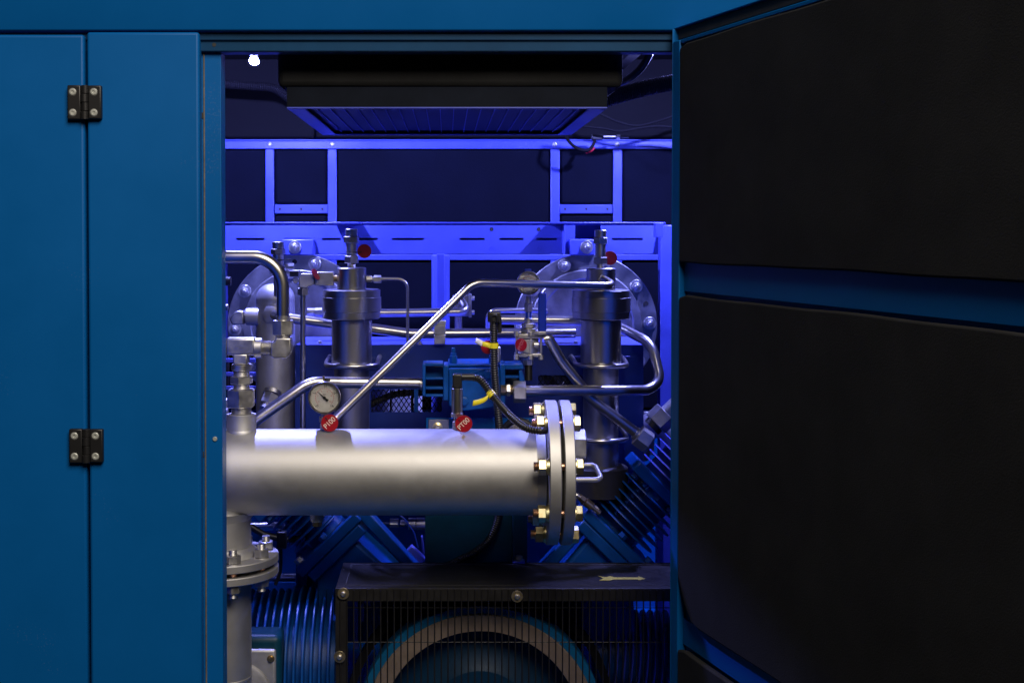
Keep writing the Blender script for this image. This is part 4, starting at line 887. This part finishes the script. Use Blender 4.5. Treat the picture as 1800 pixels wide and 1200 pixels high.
wm = MB().cyl((0,0,.46-CZ), (0,0,zg-.003-CZ), .00135, n=6).mesh('wire', BLACKM, 60); sg = S(Yg0)
x = gx0+.010
while x < gx1:
    link('wire', wm, bgd, MX.Translation((x, Yg0-.0036, CZ))); x += 11.9*sg
for y in (1068, 1128.5): 
    q = P(600,y,Yg0); MB().cyl((gx0+.02, Yg0+.0022, q.z), (gx1, Yg0+.0022, q.z), .0009, n=6).build('cross_wire', MATTE if y < 1100 else BLACKM, bgd)
for a, b in ((603.5,1042.5),(909,1047.5),(597,1153.5)):
    q = P(a,b,Yg0-.006); m = MB(); m.cyl(q+V((0,.0005,0)), q-V((0,.0018,0)), 10.4*sg, n=32, ch=.0004); m.build('washer', DULLBR, bgd); m = MB(); m.lathe(q-V((0,.0018,0)), (0,-1,0), [(0,.0052),(.004,.0050),(.0055,.0035)], 8); m.build('screw', ZINC, bgd)
# yellow arrow decal
A = [(1051,1011.5),(1062,1014),(1073,1012),(1080,1014.2),(1122,1014.2),(1122,1012.4),(1134,1016.6),(1122,1019.5),(1122,1017.8),(1079,1017.8),(1072,1019.5),(1053,1019.5),(1061,1016)]
def on_top(px, py):
    o_ = V((0,-DIST,CZ)); p1 = P(px,py,Yg0); d = p1-o_; t = (zg+.0004-CZ)/d.z; return o_+d*t
MB().prism([on_top(a, b) for a, b in A], (0,0,.0004)).build('arrow_decal', OLIVE, bgd, smooth=0)
tb = thing('top_bracket', on_top(912,1000), 'small blue bracket with silver bolt at the rear of the guard top', 'bracket')
q = on_top(912,990); MB().box(q+V((-.013,-.006,.0)), q+V((.013,.022,.005))).build('foot', INPAINT, tb, bevel=.001); m = MB(); q = q+V((0,.008,.005)); m.cyl(q, q+V((0,0,.002)), .012, n=20); m.hexn(q+V((0,0,.002)), q+V((0,0,.010)), .0085); m.build('bolt', ZINC, tb)
# ================================================================== FLYWHEEL
Yw = .37; cw = P(845,1283,Yw); sw = S(Yw)
fw = thing('flywheel', V((cw.x, Yw, .47)), 'large blue flywheel pulley with worn tan rim behind the wire grille', 'flywheel')
MB().lathe(cw+V((0,.06,0)), (0,-1,0), [(0,221*sw),(.058,222*sw),(.060,221*sw),(.060,208*sw)], 120, caps=False).build('rim', RIMP, fw, smooth=30)
MB().lathe(cw-V((0,.001,0)), (0,-1,0), [(-.004,209*sw),(.0,207.6*sw),(.002,206*sw),(.002,178*sw),(-.006,176*sw)], 120, caps=False).build('worn_ring', TAN, fw, smooth=30)
MB().lathe(cw+V((0,.058,0)), (0,-1,0), [(0,207*sw),(.002,178*sw),(.0,150*sw),(.010,105*sw),(.020,95*sw),(.022,60*sw)], 96).build('web', WEBP, fw, smooth=30)
bp_ = MB(); 
bpts = [cw+V((236*sw*math.cos(a), .11, 236*sw*math.sin(a))) for a in [math.radians(k) for k in range(0, 181, 4)]]
fr = MB(); fr.lathe(cw+V((0,.10,0)), (0,-1,0), [(0,246*sw),(.03,246*sw),(.031,232*sw),(0.001,232*sw)], 96, caps=False); fr.build('belt', MATTE, fw)
# finned cylinder glimpsed through the guard
rc = thing('small_finned_cylinder', V((P(1100,1150,.6).x,.6,.5)), 'small blue finned cylinder seen through the right of the grille', 'cylinder')
q0 = P(1060,1150,.60); MB().cyl(q0-V((.02,0,0)), q0+V((.16,0,0)), .070, n=32).build('barrel', MPAINT, rc)
fm3 = MB().lathe((0,0,0),(0,0,1),[(0,.097),(.001,.098),(.004,.097)],40).mesh('fin', INPAINT, 30)
for k in range(9): link('fin', fm3, rc, along(q0+V((.0+k*.0165,0,0)), V((1,0,-.08))))
lb = thing('blue_side_bracket', P(635,1100,.52), 'bright blue bracket seen through the left of the grille', 'bracket')
MB().pbox(622,630,1052,1140,.515,.530).build('upright', INPAINT, lb, bevel=.001); MB().pbox(632,640,1060,1092,.517,.530).build('tab', INPAINT, lb, bevel=.001); MB().pbox(640.5,652,1052,1060,.515,.530).build('arm', INPAINT, lb, bevel=.001)

# ================================================================== CEILING CABLES AND SENSOR
tag(ribbed([P(360,146,1.15), P(420,150,1.15), P(445,152,1.15), P(482,156,1.15), P(510,175,1.15)], .012, 'wrapped_conduit', None, mt=MATTE), 'dark wrapped conduit under the ceiling in the left corner', 'conduit')
tag(ribbed([P(1060,176,.75), P(1095,166,.75), P(1140,154,.75), P(1200,142,.75)], .019, 'wrapped_conduit', None, mt=FOIL), 'thick dark wrapped conduit under the ceiling in the right corner', 'conduit')
tag(MB().tube([P(1150,70,.45),P(1142,95,.45),P(1130,118,.45),P(1108,138,.46),P(1080,150,.50)], .0078, R=.06, n=14).build('black_cable', BLACK, None), 'black cable with a bright edge curving down from the lintel at right', 'cable')
tag(MB().sweep(spline([P(1020,222,1.15),P(1060,226,1.15),P(1090,231,1.15),P(1120,226,1.15),P(1160,222,1.15),P(1210,228,1.15)],8), .0035, 10).build('thin_cable', MATTE, None), 'thin black cable strung above the rear rail at right', 'cable')
tag(MB().sweep(spline([P(1050,198,1.15),P(1085,214,1.15),P(1120,221,1.15),P(1160,212,1.15),P(1210,195,1.15)],8), .0035, 10).build('thin_cable', MATTE, None), 'upper thin black cable sagging below the wrapped conduit at right', 'cable')
sn = thing('cable_sensor', P(1080,245,1.2), 'small silver sensor with black cable on the rear rail at right', 'sensor')
hcyl(sn,'barrel',1060,1082,240.5,3.2,1.2,STAIN); hcyl(sn,'nut',1083,1090,241.5,5,1.2,STAIN,hexr=1); hcyl(sn,'tip',1090,1105,242,1.3,1.2,STAIN)
m = MB(); m.pbox(1040,1061,236,246,1.19,1.21); m.build('plug', BLACK, sn, bevel=.003)
m = MB(); m.sweep(spline([P(995,240,1.2),P(1003,252,1.18),P(1017,262,1.18),P(1034,264,1.18),P(1044,252,1.19),P(1045,242,1.2)],8), .0042, 10); m.build('cable', MATTE, sn)
m = MB(); m.sweep(spline([P(1031,268.5,1.2),P(1038,266,1.19),P(1045,260,1.19)],6), .0036, 10); m.build('red_sleeve', RED, sn)
